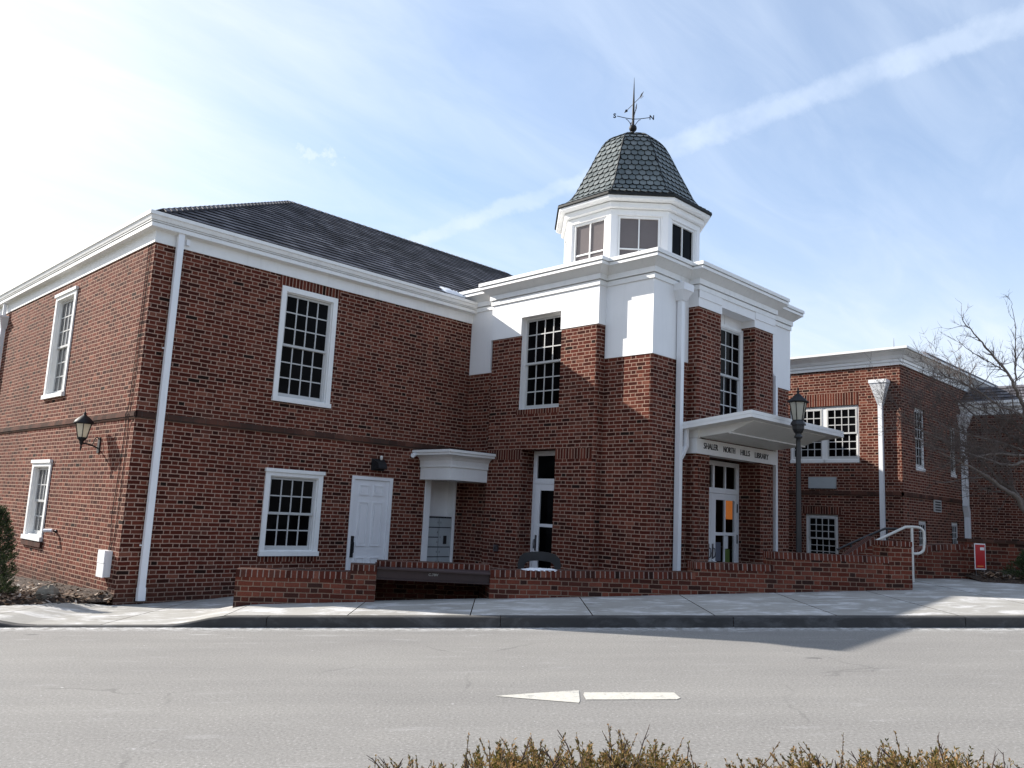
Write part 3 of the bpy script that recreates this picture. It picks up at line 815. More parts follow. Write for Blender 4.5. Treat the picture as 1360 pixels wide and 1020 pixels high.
square_pipe(d, [FM.p(0.385, 0.088, 0.24), FM.p(0.385, 0.105, 0.03)], 0.118, 0.105)
FM.box(d, 0.31, 0.46, 0.0, 0.035, 0.9, 0.925); FM.box(d, 0.31, 0.46, 0.0, 0.035, 4.2, 4.225)
d.build('downspout', M['gutter'], LIB)
d = MB()
funnel(d, FL, -9.02, 0.02, 5.60, 5.86, 0.05, 0.13, 0.1, 0.18)
square_pipe(d, [FL.p(-9.02, 0.07, 5.64), FL.p(-9.02, 0.07, 0.1)], 0.10)
square_pipe(d, [FL.p(-9.02, 0.09, 6.23), FL.p(-9.02, 0.09, 5.86)], 0.07)
d.build('downspout', M['gutter'], LIB)
b = MB(); FM.box(b, 0.50, 0.56, 0.022, 0.075, 6.07, 6.17); b.build('junction_box', M['gutter'], LIB)

# --- white panelled door in the shaded facade
b = MB()
FM.box(b, dr[0], dr[0] + 0.065, -0.10, 0.018, dr[2], dr[3] - 0.065); FM.box(b, dr[1] - 0.075, dr[1], -0.10, 0.018, dr[2], dr[3] - 0.065)
FM.box(b, dr[0], dr[1], -0.10, 0.018, dr[3] - 0.065, dr[3])
fr = b.build('door', M['door'], LIB)
b = MB(); u0, u1, z0, z1 = dr[0] + 0.068, dr[1] - 0.079, dr[2], dr[3] - 0.069
FM.box(b, u0, u1, -0.09, -0.012, z0, z1)
W_ = u1 - u0
for ua, ub in ((0.16, 0.44), (0.56, 0.84)):
    for za, zb_ in ((0.10, 0.30), (0.40, 0.80), (0.86, 0.955)):
        a0, a1 = u0 + W_ * ua, u0 + W_ * ub; p0, p1 = z0 + (z1 - z0) * za, z0 + (z1 - z0) * zb_
        for (q0, q1, r0, r1) in ((a0, a1, p0, p0 + 0.022), (a0, a1, p1 - 0.022, p1), (a0, a0 + 0.022, p0 + 0.022, p1 - 0.022), (a1 - 0.022, a1, p0 + 0.022, p1 - 0.022)):
            FM.box(b, q0, q1, -0.02, 0.006, r0, r1)
        FM.box(b, a0 + 0.05, a1 - 0.05, -0.02, 0.001, p0 + 0.05, p1 - 0.05)
b.build('door_leaf', M['door'], fr)
b = MB(); hz = 0.70
FM.box(b, u0 + 0.02, u0 + 0.085, -0.012, 0.008, hz, hz + 0.42); b.tube([FM.p(u0 + 0.05, 0.0, hz + 0.10), FM.p(u0 + 0.05, 0.055, hz + 0.10), FM.p(u0 + 0.05, 0.055, hz + 0.30), FM.p(u0 + 0.05, 0.0, hz + 0.30)], 0.014, 8)
b.lathe(FM.p(u0 + 0.05, 0.012, hz + 0.36), [(0.022, -0.02), (0.026, 0), (0.022, 0.02)], 10)
b.build('door_handle', M['dark_metal'], fr)

# --- book-drop niche and its little canopy
b = MB()
FM.box(b, 6.22, 6.372, -0.02, 0.03, -0.05, 2.345); FM.box(b, 7.068, 7.118, -0.25, 0.012, -0.05, 2.345)
FM.box(b, 6.372, 7.068, -0.34, -0.20, 1.30, 2.345); FM.box(b, 6.372, 6.385, -0.30, -0.02, -0.05, 2.345)
b.build('niche_panel', M['panel'], LIB)
CX0, CX1, CY = 6.07, 7.095, -1.0
b = MB()
pl = [(CX0, 0.05), (CX0, CY), (CX1, CY)]
def clad(mb, prof):
    sweep(mb, [(7.2, 0.05), (CX0, 0.05), (CX0, CY), (CX1, CY), (7.2, CY)][1:4], prof, closed=False)
b.box(CX0 + 0.0, 7.30, CY, -0.0, 2.340, 2.60)
b.box(CX0 - 0.03, 7.30, CY - 0.03, -0.0, 2.606, 2.628)
b.box(CX0 - 0.018, 7.29, CY - 0.018, -0.0, 2.600, 2.606)
# cove
def ringr(o, z): return [Vector((CX0 - o, -0.0, z)), Vector((CX0 - o, CY - o, z)), Vector((7.118 + min(o, 0.0), CY - o, z))]
rr = [ringr(o, z) for o, z in ((0.0, 2.628), (0.02, 2.628), (0.035, 2.74), (0.075, 2.80), (0.15, 2.845))]
for p, q in zip(rr, rr[1:]):
    for j in (0, 1): b.poly([p[j], p[j + 1], q[j + 1], q[j]])
b.box(CX0 - 0.235, 7.14, CY - 0.215, -0.0, 2.845, 2.895)
b.box(CX0 - 0.26, 7.16, CY - 0.24, -0.0, 2.898, 2.95)
b.build('book_drop_canopy', M['white'], LIB)
b = MB(); b.box(CX0 - 0.245, 7.15, CY - 0.225, 0, 2.951, 2.962); b.build('canopy_flashing', M['copper'], LIB)

# --- tower brickwork
TP = [(XR, 0.6), (XR, -0.93), (XB, -0.93), (XB, -3.95), (XR, -3.95), (XR, YT), (8.51, YT), (8.51, YB), (11.55, YB), (11.55, YT), (12.73, YT), (12.73, 0.6)]
tholes = {2: [(0.89, 2.06, 3.875, 5.885, 0.30), (1.06, 2.02, -0.4, 3.03, 0.45)],       # u from (XB,-0.93)
          7: [(0.83, 2.19, 3.40, 6.09, 0.34), (0.46, 2.45, -0.4, 3.03, 0.55)]}
ztop = {0: 4.80, 1: 4.80, 2: 5.47, 3: 5.47, 4: 4.80, 5: 4.80, 6: 5.92, 7: 5.92, 8: 5.92, 9: 4.83, 10: 4.83, 11: 4.83}
conv = {3: 1, 5: 1, 7: 1, 8: 1, 10: 1, 2: 1}
tb = MB(); RD = 0.055
nT = len(TP)
for i in range(nT):
    a = Vector((*TP[i], 0)); c = Vector((*TP[(i + 1) % nT], 0)); F = Frame(a, c - a); L = (c - a).length
    ea = RD if conv.get(i) else 0.0; eb = RD if conv.get((i + 1) % nT) else 0.0
    F.wall(tb, ea, L - eb, -0.5, 6.3, tholes.get(i, ()))
    if eb:
        F2 = Frame(c, Vector((*TP[(i + 2) % nT], 0)) - c)
        ctr = c - F.u * RD - F.n * RD; n_ = 4
        for q in range(n_):
            t0, t1 = q / n_ * math.pi / 2, (q + 1) / n_ * math.pi / 2
            p0 = ctr + (F.n * math.cos(t0) + F.u * math.sin(t0)) * RD; p1 = ctr + (F.n * math.cos(t1) + F.u * math.sin(t1)) * RD
            put(tb, [p0 + Vector((0, 0, -0.5)), p1 + Vector((0, 0, -0.5)), p1 + Vector((0, 0, 6.3)), p0 + Vector((0, 0, 6.3))],
                [(q * 0.03 + 0.02, -0.5), (q * 0.03 + 0.05, -0.5), (q * 0.03 + 0.05, 6.3), (q * 0.03 + 0.02, 6.3)])
to = tb.build('tower_wall', M['brick'], LIB); apply_uvs(to, tb)
# soldier bands on the bay
for (ua, ub) in ((0.06, 1.058), (2.022, 2.96)):
    soldier(LIB, Frame((XB, -0.93, 0), (0, -1, 0)), ua, ub, 2.83, 3.03, name='soldier_course')
soldier(LIB, Frame((XB, -0.93, 0), (0, -1, 0)), 0.86, 2.09, 3.77, 3.873, name='brick_sill')
FBs = Frame((XB, -0.93, 0), (0, -1, 0)); FFs = Frame((8.51, YB, 0), (1, 0, 0))

# --- white upper panels, proud of the brick
pp = MB(); OFF = 0.014
op = offset_poly(TP, OFF); panel_holes = {2: (0.89, 2.06, 3.9, 5.885), 7: (0.83, 2.19, 3.9, 6.09)}
for i in range(nT):
    a = Vector((op[i].x, op[i].y, 0)); c = Vector((op[(i + 1) % nT].x, op[(i + 1) % nT].y, 0)); F = Frame(a, c - a); L = (c - a).length
    dz = (Vector((*TP[i], 0)) - a).dot(F.u)
    hs_ = [(panel_holes[i][0] + dz, panel_holes[i][1] + dz, panel_holes[i][2], panel_holes[i][3], 0.0)] if i in panel_holes else []
    F.wall(pp, 0, L, ztop[i], 6.27, hs_)
    zl = ztop[i]
    if not hs_: pp.poly([F.p(0, 0, zl), F.p(0, -OFF, zl), F.p(L, -OFF, zl), F.p(L, 0, zl)])
    else:
        for ua, ub in ((0, hs_[0][0]), (hs_[0][1], L)): pp.poly([F.p(ua, 0, zl), F.p(ua, -OFF, zl), F.p(ub, -OFF, zl), F.p(ub, 0, zl)])
        # white lining of the recess
        h_ = hs_[0]; dep = 0.30
        for (ua, ub) in ((h_[0], h_[0] + 0.02), (h_[1] - 0.02, h_[1])): F.box(pp, ua, ub, -dep - OFF, 0, zl, h_[3])
        F.box(pp, h_[0] + 0.02, h_[1] - 0.02, -dep - OFF, 0, h_[3] - 0.02, h_[3])
        if i == 2:
            F.box(pp, h_[0], h_[0] + 0.02, -dep - OFF, -0.06, 3.875, zl); F.box(pp, h_[1] - 0.055, h_[1], -dep - OFF, -0.16, 3.875, h_[3] - 0.02)
for a_, b_ in ((0.0, 0.828), (2.192, 3.04)): FFs.box(pp, a_ - (OFF if a_ == 0 else 0), b_ + (OFF if b_ > 3 else 0), 0.0, 0.030, 6.10, 6.268)
pp.build('wall_panel', M['panel'], LIB)
ent = MB()
sweep(ent, TP, [(0.0, 6.25), (0.040, 6.25), (0.040, 6.345), (0.005, 6.346), (0.005, 6.362), (0.066, 6.363), (0.066, 6.47), (0.078, 6.475), (0.215, 6.598), (0.237, 6.60),
                (0.237, 6.658), (0.205, 6.659), (0.205, 6.673), (0.258, 6.674), (0.258, 6.745), (0.20, 6.752)], cap_top=True)
ent.build('tower_cornice', M['white'], LIB)

# tower windows
window(LIB, FBs, 0.885, 2.005, 3.875, 5.865, 4, 3, 3, casing=0.012, proud=0.0, back=0.09, n0=-0.13, sill=False)
b = MB(); FFs.box(b, 0.85, 2.17, -0.36, -0.30, 5.86, 6.07); FFs.box(b, 1.46, 1.52, -0.30, -0.285, 5.865, 6.07); b.build('transom_panel', M['panel'], LIB)
window(LIB, FFs, 0.85, 2.17, 3.68, 5.86, 4, 3, 3, casing=0.06, proud=0.0, back=0.09, n0=-0.26)

# --- side door in the tower's left bay
def glazed_door(parent, F, u0, u1, z0, z1, ztr, n, leaves, gl, name='glazed_door'):
    b = MB(); t = 0.06
    F.box(b, u0, u0 + t, n - 0.09, n, z0, z1); F.box(b, u1 - t, u1, n - 0.09, n, z0, z1)
    F.box(b, u0 + t, u1 - t, n - 0.09, n, z1 - t, z1); F.box(b, u0 + t, u1 - t, n - 0.09, n + 0.004, ztr - 0.035, ztr + 0.035)
    fr = b.build(name, M['door'], parent)
    pn = MB(); tb_ = MB()
    a, c = u0 + t, u1 - t; wd = (c - a) / leaves
    for i in range(leaves):
        p, q = a + wd * i, a + wd * (i + 1)
        F.box(tb_, p, p + 0.035, n - 0.06, n - 0.012, ztr + 0.035, z1 - t); F.box(tb_, q - 0.035, q, n - 0.06, n - 0.012, ztr + 0.035, z1 - t)
        F.box(tb_, p + 0.035, q - 0.035, n - 0.06, n - 0.012, ztr + 0.035, ztr + 0.075); F.box(tb_, p + 0.035, q - 0.035, n - 0.06, n - 0.012, z1 - t - 0.035, z1 - t)
        mm_ = (p + q) / 2 if leaves > 1 else None
        if mm_: F.box(tb_, mm_ - 0.022, mm_ + 0.022, n - 0.06, n - 0.014, ztr + 0.075, z1 - t - 0.035)
        F.quad(pn, p + 0.03, q - 0.03, ztr + 0.07, z1 - t - 0.03, n - 0.04)
    tb_.build('transom_light', M['door'], fr)
    for i in range(leaves):
        p, q = a + wd * i + 0.004, a + wd * (i + 1) - 0.004
        if leaves > 1: p, q = (p, q - 0.11) if i == 0 else (p - 0.11, q)
        lf = MB(); zt = ztr - 0.04
        sl_, sr_ = (0.19, 0.105) if leaves > 1 and i == 1 else ((0.105, 0.19) if leaves > 1 else (0.15, 0.13))
        F.box(lf, p, p + sl_, n - 0.055, n - 0.008, z0, zt); F.box(lf, q - sr_, q, n - 0.055, n - 0.008, z0, zt)
        F.box(lf, p + sl_, q - sr_, n - 0.055, n - 0.008, zt - 0.13, zt); F.box(lf, p + sl_, q - sr_, n - 0.055, n - 0.008, z0, z0 + 0.25)
        F.box(lf, p + sl_, q - sr_, n - 0.052, n - 0.010, 1.47, 1.535)
        if leaves > 1:
            cc = (p + sl_ + q - sr_) / 2
            F.box(lf, cc - 0.024, cc + 0.024, n - 0.046, n - 0.022, z0 + 0.25, 1.47); F.box(lf, cc - 0.024, cc + 0.024, n - 0.050, n - 0.012, 1.535, zt - 0.13)
        lf.build('door_leaf', M['door'], fr)
        F.quad(pn, p + sl_, q - sr_, z0 + 0.25, zt - 0.13, n - 0.034)
        hb = MB(); hu = p + 0.075 if (leaves == 1 or i == 1) else q - 0.075
        F.box(hb, hu - 0.022, hu + 0.022, n - 0.008, n + 0.006, 0.98, 1.30)
        hb.tube([F.p(hu, n, 1.22), F.p(hu, n + 0.05, 1.20), F.p(hu, n + 0.06, 1.12), F.p(hu, n + 0.05, 1.04), F.p(hu, n, 1.02)], 0.014, 8)
        hb.build('door_handle', M['steel'], fr)
        if leaves > 1 and i == 1:
            pb = MB()
            pb.tube([F.p(hu - 0.02, n - 0.01, 0.98), F.p(hu + 0.03, n + 0.06, 0.93), F.p(hu + 0.05, n + 0.07, 0.80), F.p(hu + 0.05, n + 0.07, 0.45), F.p(hu, n - 0.01, 0.40)], 0.022, 8)
            pb.build('pull_bar', M['gutter'], fr)
            for z in (2.05, 1.40, 0.5):
                hg = MB(); F.box(hg, q - 0.012, q + 0.012, n - 0.008, n + 0.008, z - 0.09, z + 0.09); hg.build('hinge', M['dark_metal'], fr)
            for (nm, a0, a1, q0, q1, mt) in (('notice', cc + 0.040, cc + 0.155, 1.20, 1.465, 'paper'), ('notice', cc + 0.045, cc + 0.225, 0.82, 1.19, 'green_paper'), ('notice', p + sl_ + 0.02, p + sl_ + 0.24, 0.95, 1.33, 'blue_paper')):
                nb = MB(); F.box(nb, a0, a1, n - 0.032, n - 0.029, q0, q1); nb.build(nm, M[mt], fr)
    pn.build('pane', M[gl], fr)
    return fr
glazed_door(LIB, FBs, 1.06, 2.02, 0.04, 3.03, 2.385, -0.40, 1, 'glass', 'side_door')
glazed_door(LIB, FFs, 0.46, 2.45, 0.04, 3.00, 2.37, -0.50, 2, 'clear', 'entrance_door')
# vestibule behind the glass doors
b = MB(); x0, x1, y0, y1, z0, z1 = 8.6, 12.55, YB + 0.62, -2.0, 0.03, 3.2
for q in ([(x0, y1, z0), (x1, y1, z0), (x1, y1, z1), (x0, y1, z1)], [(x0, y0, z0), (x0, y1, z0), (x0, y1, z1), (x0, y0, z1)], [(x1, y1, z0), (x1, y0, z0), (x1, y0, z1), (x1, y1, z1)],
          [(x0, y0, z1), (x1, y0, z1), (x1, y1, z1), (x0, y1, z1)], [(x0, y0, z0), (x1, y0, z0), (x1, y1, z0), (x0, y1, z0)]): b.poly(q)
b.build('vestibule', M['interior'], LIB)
r_ = ray(967.5, 674); t_ = (-3.9 - CAM.y) / r_.y; lp = CAM + r_ * t_
b = MB(); b.lathe(lp, [(0.115, -0.27), (0.105, 0.0), (0.09, 0.25)], 14)
lo_ = b.build('interior_lamp', M['glow'], LIB)
lp2 = lp + Vector((0, 0, -0.3))
b = MB(); b.lathe(lp2, [(0.02, 0.02), (0.02, -0.6)], 8); b.box(lp2.x - 0.5, lp2.x + 0.5, lp2.y - 0.2, lp2.y + 0.3, lp2.z - 0.65, lp2.z - 0.6); b.build('lamp_table', M['brown_beam'], LIB)

# --- entrance canopy and sign beam
ZB, ZF, YF = 3.60, 3.755, -6.66; CXL, CXR = 8.17, 12.02
b = MB()
def tilt(z, y): return z + (ZF - ZB) * (YB - y) / (YB - YF)
def slab(x0, x1, yf, dz0, dz1, yb=-5.10):
    b.hexa([(x0, yf, tilt(ZB + dz0, yf)), (x1, yf, tilt(ZB + dz0, yf)), (x1, yb, tilt(ZB + dz0, yb)), (x0, yb, tilt(ZB + dz0, yb)),
            (x0, yf, tilt(ZB + dz1, yf)), (x1, yf, tilt(ZB + dz1, yf)), (x1, yb, tilt(ZB + dz1, yb)), (x0, yb, tilt(ZB + dz1, yb))])
slab(CXL, CXR, YF, -0.062, 0.0)
slab(CXL + 0.008, CXR - 0.008, YF + 0.008, -0.070, -0.062)
slab(CXL + 0.0, CXR - 0.0, YF + 0.0, -0.128, -0.070)
# tapered box under the slab with a fold in its soffit
prof = [(-5.13, 3.31), (-6.02, 3.41), (-6.50, 3.60), (-6.50, 3.70), (-5.13, 3.50)]
WX0, WX1 = 8.54, 11.52
b.poly([(WX0, y, z) for y, z in prof][::1]); b.poly([(WX1, y, z) for y, z in prof][::-1])
for (p, q) in zip(prof, prof[1:]): b.poly([(WX0, p[0], p[1]), (WX0, q[0], q[1]), (WX1, q[0], q[1]), (WX1, p[0], p[1])])
b.box(WX0 + 0.0, WX1, -6.05, -5.99, 3.385, 3.41)
b.box(8.46, 8.54, -5.375, -5.095, 3.318, 3.475); b.box(11.52, 11.60, -5.375, -5.095, 3.318, 3.475)
cano = b.build('entrance_canopy', M['white'], LIB)
b = MB(); b.box(8.45, 11.61, -5.36, -5.095, 3.02, 3.309); sgn = b.build('sign_board', M['white'], cano)
def text_mesh(body, size, sx, F, u, n, z, mat, parent, name='lettering', extrude=0.006, spacing=1.0, bold=0.0, align='CENTER', wspace=1.0):
    cu_ = bpy.data.curves.new(name, 'FONT'); cu_.body = body; cu_.size = size; cu_.align_x = align; cu_.align_y = 'CENTER'
    cu_.extrude = extrude; cu_.space_character = spacing; cu_.offset = bold; cu_.resolution_u = 3; cu_.space_word = wspace
    ob = bpy.data.objects.new('tmp_text', cu_); COL.objects.link(ob)
    bpy.context.view_layer.update()
    ev = ob.evaluated_get(bpy.context.evaluated_depsgraph_get())
    me = bpy.data.meshes.new_from_object(ev); bpy.data.objects.remove(ob)
    for v in me.vertices:
        x, y, zz_ = v.co; v.co = F.p(u + x * sx, n + zz_, z + y)
    me.materials.clear(); me.materials.append(M[mat]); me.name = name
    o = bpy.data.objects.new(name, me); COL.objects.link(o)
    if parent is not None: attach(o, parent)
    return o
FS = Frame((0, -5.36, 0), (1, 0, 0))
for wd_, xa, xb, zc in (('SHALER', 8.69, 9.20, 3.178), ('NORTH', 9.41, 9.85, 3.172), ('HILLS', 10.07, 10.44, 3.166), ('LIBRARY', 10.65, 11.23, 3.158)):
    lt = text_mesh(wd_, 0.165, 1.0, FS, 10.0, 0.004, zc, 'ink', sgn, 'lettering', bold=0.0)
    xs = [v.co.x for v in lt.data.vertices]; cx_, ww_ = (min(xs) + max(xs)) / 2, max(xs) - min(xs)
    for v in lt.data.vertices: v.co.x = (xa + xb) / 2 + (v.co.x - cx_) * ((xb - xa) / ww_)
b = MB(); b.lathe((8.28, -5.23, 3.52), [(0.04, -0.06), (0.04, 0.0)], 10)
square_pipe(b, [(8.28, -5.23, 3.50), (8.28, -5.23, 3.12)], 0.075); square_pipe(b, [(8.28, -5.23, 3.14), (8.20, -5.20, 2.96), (8.13, -5.175, 2.86)], 0.072)
b.build('downspout', M['gutter'], LIB)
d = MB(); FT = Frame((0, YT, 0), (1, 0, 0))
funnel(d, FT, 8.12, 0.03, 5.96, 6.14, 0.075, 0.16, 0.13, 0.22, 0.14)
square_pipe(d, [FT.p(8.12, 0.085, 5.98), FT.p(8.12, 0.085, 0.1)], 0.105)
d.tube([FT.p(8.12, 0.1, 6.28), FT.p(8.12, 0.06, 6.36)], 0.035, 8)
d.build('downspout', M['gutter'], LIB)
d = MB(); square_pipe(d, [FT.p(11.68, 0.19, 5.0), FT.p(11.68, 0.19, 0.05)], 0.085); d.tube([FT.p(11.60, 0.03, 5.6), FT.p(11.62, 0.10, 5.2), FT.p(11.68, 0.19, 4.98)], 0.014, 6)
d.build('downspout', M['gutter'], LIB)

# ================================================================== CUPOLA
CC = Vector((10.06, -2.40, 0)); RC = 1.63; c22 = math.cos(math.pi / 8); s22 = math.sin(math.pi / 8)
octo = [(CC.x + RC * math.cos(math.pi / 8 + k_ * math.pi / 4), CC.y + RC * math.sin(math.pi / 8 + k_ * math.pi / 4)) for k_ in range(8)]
dm = MB(); fw = 2 * RC * s22; hw = fw / 2
for k_ in range(8):
    ang = k_ * math.pi / 4; nrm = Vector((math.cos(ang), math.sin(ang), 0)); F = Frame(CC + nrm * RC * c22, (-nrm.y, nrm.x, 0))
    F.wall(dm, -hw, hw, 6.7, 8.50, [(-0.47, 0.47, 6.98, 8.335, 0.10)])
    for sg in (-1, 1):
        a_, b_ = sorted((sg * (hw + 0.008), sg * (hw - 0.115))); F.box(dm, a_, b_, -0.02, 0.020, 6.7, 8.34)
dm.build('cupola_drum', M['panel'], LIB)
for k_ in range(8):
    ang = k_ * math.pi / 4; nrm = Vector((math.cos(ang), math.sin(ang), 0)); F = Frame(CC + nrm * RC * c22, (-nrm.y, nrm.x, 0))
    wf = MB(); a_ = 0.465; t = 0.045
    F.box(wf, -a_, -a_ + t, -0.09, -0.012, 6.985, 8.33); F.box(wf, a_ - t, a_, -0.09, -0.012, 6.985, 8.33)
    F.box(wf, -a_ + t, a_ - t, -0.09, -0.012, 8.285, 8.33); F.box(wf, -a_ + t, a_ - t, -0.09, -0.012, 6.985, 7.03)
    F.box(wf, -0.014, 0.014, -0.08, -0.03, 7.03, 8.285)
    F.box(wf, -a_ + t, -0.014, -0.08, -0.032, 7.57, 7.60); F.box(wf, 0.014, a_ - t, -0.08, -0.032, 7.57, 7.60)
    wo = wf.build('cupola_window', M['white'], LIB)
    pn = MB(); F.quad(pn, -a_ + t, a_ - t, 7.03, 8.285, -0.06); pn.build('pane', M['glass' if k_ in (6, 7, 0) else 'blind'], wo)
cn_ = MB()
sweep(cn_, octo, [(o, z + 0.04) for o, z in [(0.0, 8.30), (0.026, 8.30), (0.026, 8.425), (0.010, 8.426), (0.010, 8.44), (0.092, 8.445), (0.105, 8.455), (0.105, 8.565), (0.075, 8.566), (0.075, 8.588), (0.205, 8.59), (0.225, 8.60), (0.238, 8.625), (0.238, 8.675), (0.12, 8.68)]])
cn_.build('cupola_cornice', M['white'], LIB)
fl = MB(); sweep(fl, octo, [(0.16, 8.716), (0.255, 8.716), (0.276, 8.73), (0.276, 8.775), (0.10, 8.80)]); fl.build('dome_flashing', M['copper'], LIB)
DP = [(1.905, 8.775), (1.76, 8.83), (1.62, 8.945), (1.485, 9.12), (1.36, 9.37), (1.235, 9.62), (1.115, 9.86), (1.01, 10.08), (0.905, 10.30), (0.80, 10.49), (0.715, 10.60), (0.625, 10.69), (0.53, 10.76), (0.43, 10.81), (0.29, 10.85), (0.17, 10.862)]
al = [0.0]
for p, q in zip(DP, DP[1:]): al.append(al[-1] + math.hypot((q[0] - p[0]) * c22, q[1] - p[1]))
def dprof(a):
    a = max(0, min(al[-1] - 1e-6, a))
    for i in range(len(al) - 1):
        if a <= al[i + 1]:
            t = (a - al[i]) / (al[i + 1] - al[i]); return (DP[i][0] + (DP[i + 1][0] - DP[i][0]) * t, DP[i][1] + (DP[i + 1][1] - DP[i][1]) * t, i)
    return (*DP[-1], len(DP) - 2)
core = MB(); core.grid([[CC + Vector(((r - 0.012) * math.cos(math.pi / 8 + k_ * math.pi / 4), (r - 0.012) * math.sin(math.pi / 8 + k_ * math.pi / 4), z - 0.01)) for k_ in range(8)] for r, z in DP], 0, False, True)
core.lathe(CC + Vector((0, 0, 10.84)), [(0.17, 0), (0.15, 0.02), (0.0, 0.03)], 8, rot=math.pi / 8)
dome = core.build('dome_roof', M['copper'], LIB)
tl = MB(); SP = 0.165
for k_ in range(8):
    ang = k_ * math.pi / 4; nrm = Vector((math.cos(ang), math.sin(ang), 0)); U_ = Vector((-nrm.y, nrm.x, 0))
    rws = int(al[-1] / SP)
    rnd = random.Random(k_)
    def sp_(a, x, lift):
        r, z, i = dprof(a); hwx = max(0.0, r * s22 - 0.004); x = max(-hwx, min(hwx, x))
        dr_ = (DP[i + 1][0] - DP[i][0]) * c22; dz_ = DP[i + 1][1] - DP[i][1]; nl = math.hypot(dr_, dz_)
        nv = nrm * (dz_ / nl) + Vector((0, 0, -dr_ / nl))
        return CC + nrm * (r * c22) + U_ * x + Vector((0, 0, z)) + nv * lift
    for rI in range(rws + 1):
        a0 = rI * SP; hwx = dprof(a0)[0] * s22
        wd = 0.158; nn_ = int(2 * hwx / wd) + 2; offx = (0.5 if rI % 2 else 0.0) * wd
        for j in range(-nn_ // 2 - 1, nn_ // 2 + 2):
            xc = j * wd + offx
            if abs(xc) - wd * 0.35 > hwx: continue
            h2 = wd / 2 - 0.0075; pts = []; lf0 = 0.032 + rnd.uniform(-0.003, 0.003)
            for q in range(7):
                t = math.pi * (1 + q / 6); pts.append((a0 + 0.062 + 0.062 * math.sin(t), xc + h2 * math.cos(t), lf0))
            pts += [(a0 + SP * 1.22, xc + h2, 0.004), (a0 + SP * 1.22, xc - h2, 0.004)]
            if a0 + 0.05 > al[-1]: continue
            P3 = [sp_(*p) for p in pts]
            if max((P3[0] - P3[6]).length, 0) < 0.02: continue
            tl.poly(P3)
            lowp = [sp_(p[0], p[1], -0.004) for p in pts[:7]]
            for q in range(6): tl.poly([lowp[q], lowp[q + 1], P3[q + 1], P3[q]], 1)
tl.build('scalloped_tiles', [M['tile'], M['copper']], dome)
hp = MB()
for k_ in range(8):
    an = math.pi / 8 + k_ * math.pi / 4
    hp.tube([CC + Vector(((r + 0.004) * math.cos(an), (r + 0.004) * math.sin(an), z + 0.006)) for r, z in DP], 0.024, 5)
hp.build('hip_flashing', M['copper'], dome)

# weather vane
VZ = 11.02; V0 = CC + Vector((0, 0, VZ))
VN = thing('weather_vane', V0, 'dark iron weather vane with compass letters and spike, on top of the green dome', 'weather vane')
b = MB(); b.lathe(V0 + Vector((0, 0, 0.115)), [(0.0, -0.09)] + [(0.095 * math.sin(t * math.pi / 10), -0.095 * math.cos(t * math.pi / 10)) for t in range(1, 10)] + [(0.0, 0.088)], 16)
b.lathe(V0, [(0.10, -0.17), (0.07, -0.12), (0.045, -0.04), (0.04, 0.05)], 12); b.build('ball', M['dark_metal'], VN)
b = MB(); b.lathe(V0, [(0.032, 0.18), (0.030, 0.55), (0.024, 0.85), (0.012, 1.22), (0.003, 1.45)], 10); b.build('spike', M['dark_metal'], VN)
b = MB()
for dv, ln in ((SV, 0.40), (-SV, 0.40), (HV, 0.40), (-HV, 0.40)):
    b.tube([V0 + dv * (ln * t) + Vector((0, 0, 0.355 + 0.06 * math.sin(t * math.pi * 0.5) - 0.02 * math.sin(t * math.pi))) for t in (0, 0.2, 0.4, 0.6, 0.8, 1.0)], 0.009, 6)
    b.tube([V0 + dv * (0.05 + 0.13 * t) + Vector((0, 0, 0.20 + 0.15 * math.sin(t * math.pi / 2))) for t in (0, 0.33, 0.66, 1.0)], 0.008, 6)
b.build('compass_arms', M['dark_metal'], VN)
for ch, dv in (('N', SV), ('S', -SV), ('E', HV), ('W', -HV)):
    q = V0 + dv * 0.455
    uu = SV if abs(dv.dot(SV)) > 0.5 else HV
    text_mesh(ch, 0.16, 1.0, Frame((q.x, q.y, 0), uu), 0, 0, VZ + 0.415, 'dark_metal', VN, 'compass_letter', extrude=0.006, bold=0.004)
b = MB(); hd = (-SV * 0.13 + HV * 0.40); q0 = V0 + Vector((0, 0, 0.76)); hn = hd.normalized()
b.tube([q0 - hd, q0 + hd], 0.008, 6)
b.tube([q0 + hd - hn * 0.03, q0 + hd + hn * 0.10], [0.035, 0.002], 8)
for t in (0.0, 0.05, 0.10):
    for sg in (-1, 1): b.tube([q0 - hd + hn * t, q0 - hd + hn * (t - 0.10) + Vector((0, 0, sg * 0.06))], 0.006, 5)
b.build('arrow', M['dark_metal'], VN)
# ================================================================== RIGHT-HAND BUILDING
X2, Y2, X3 = 17.19, -5.95, 22.0
ANX = thing('brick_annex', (X2, Y2, 0), 'lower red brick building with flat white cornice, half hidden by the bare tree', 'building')
F2L = Frame((X2, 0, 0), (0, -1, 0)); F2F = Frame((0, Y2, 0), (1, 0, 0)); F3L = Frame((X3, 0, 0), (0, -1, 0))
b = MB()
w1 = (2.86, 3.865, 3.51, 5.085); w2 = (3.865, 4.85, 3.51, 5.085); w3 = (3.32, 4.24, 0.75, 2.09)
f1 = (18.17, 18.93, 3.37, 5.08); f2 = (20.95, 21.52, 3.37, 4.85); f3 = (18.27, 18.92, 0.7, 2.04); f4 = (20.86, 21.5, 0.7, 2.06)
def hol(q, d=0.12): return (*q, d)
F2L.wall(b, -2.0, -Y2, -0.5, 6.12, [hol((w1[0], w2[1], w1[2], w1[3])), hol(w3)])
F2F.wall(b, X2, 34.0, -0.5, 6.12, [hol(f1), hol(f2), hol(f3), hol(f4)])
F3L.wall(b, -Y2, 24.0, -0.5, 5.30)
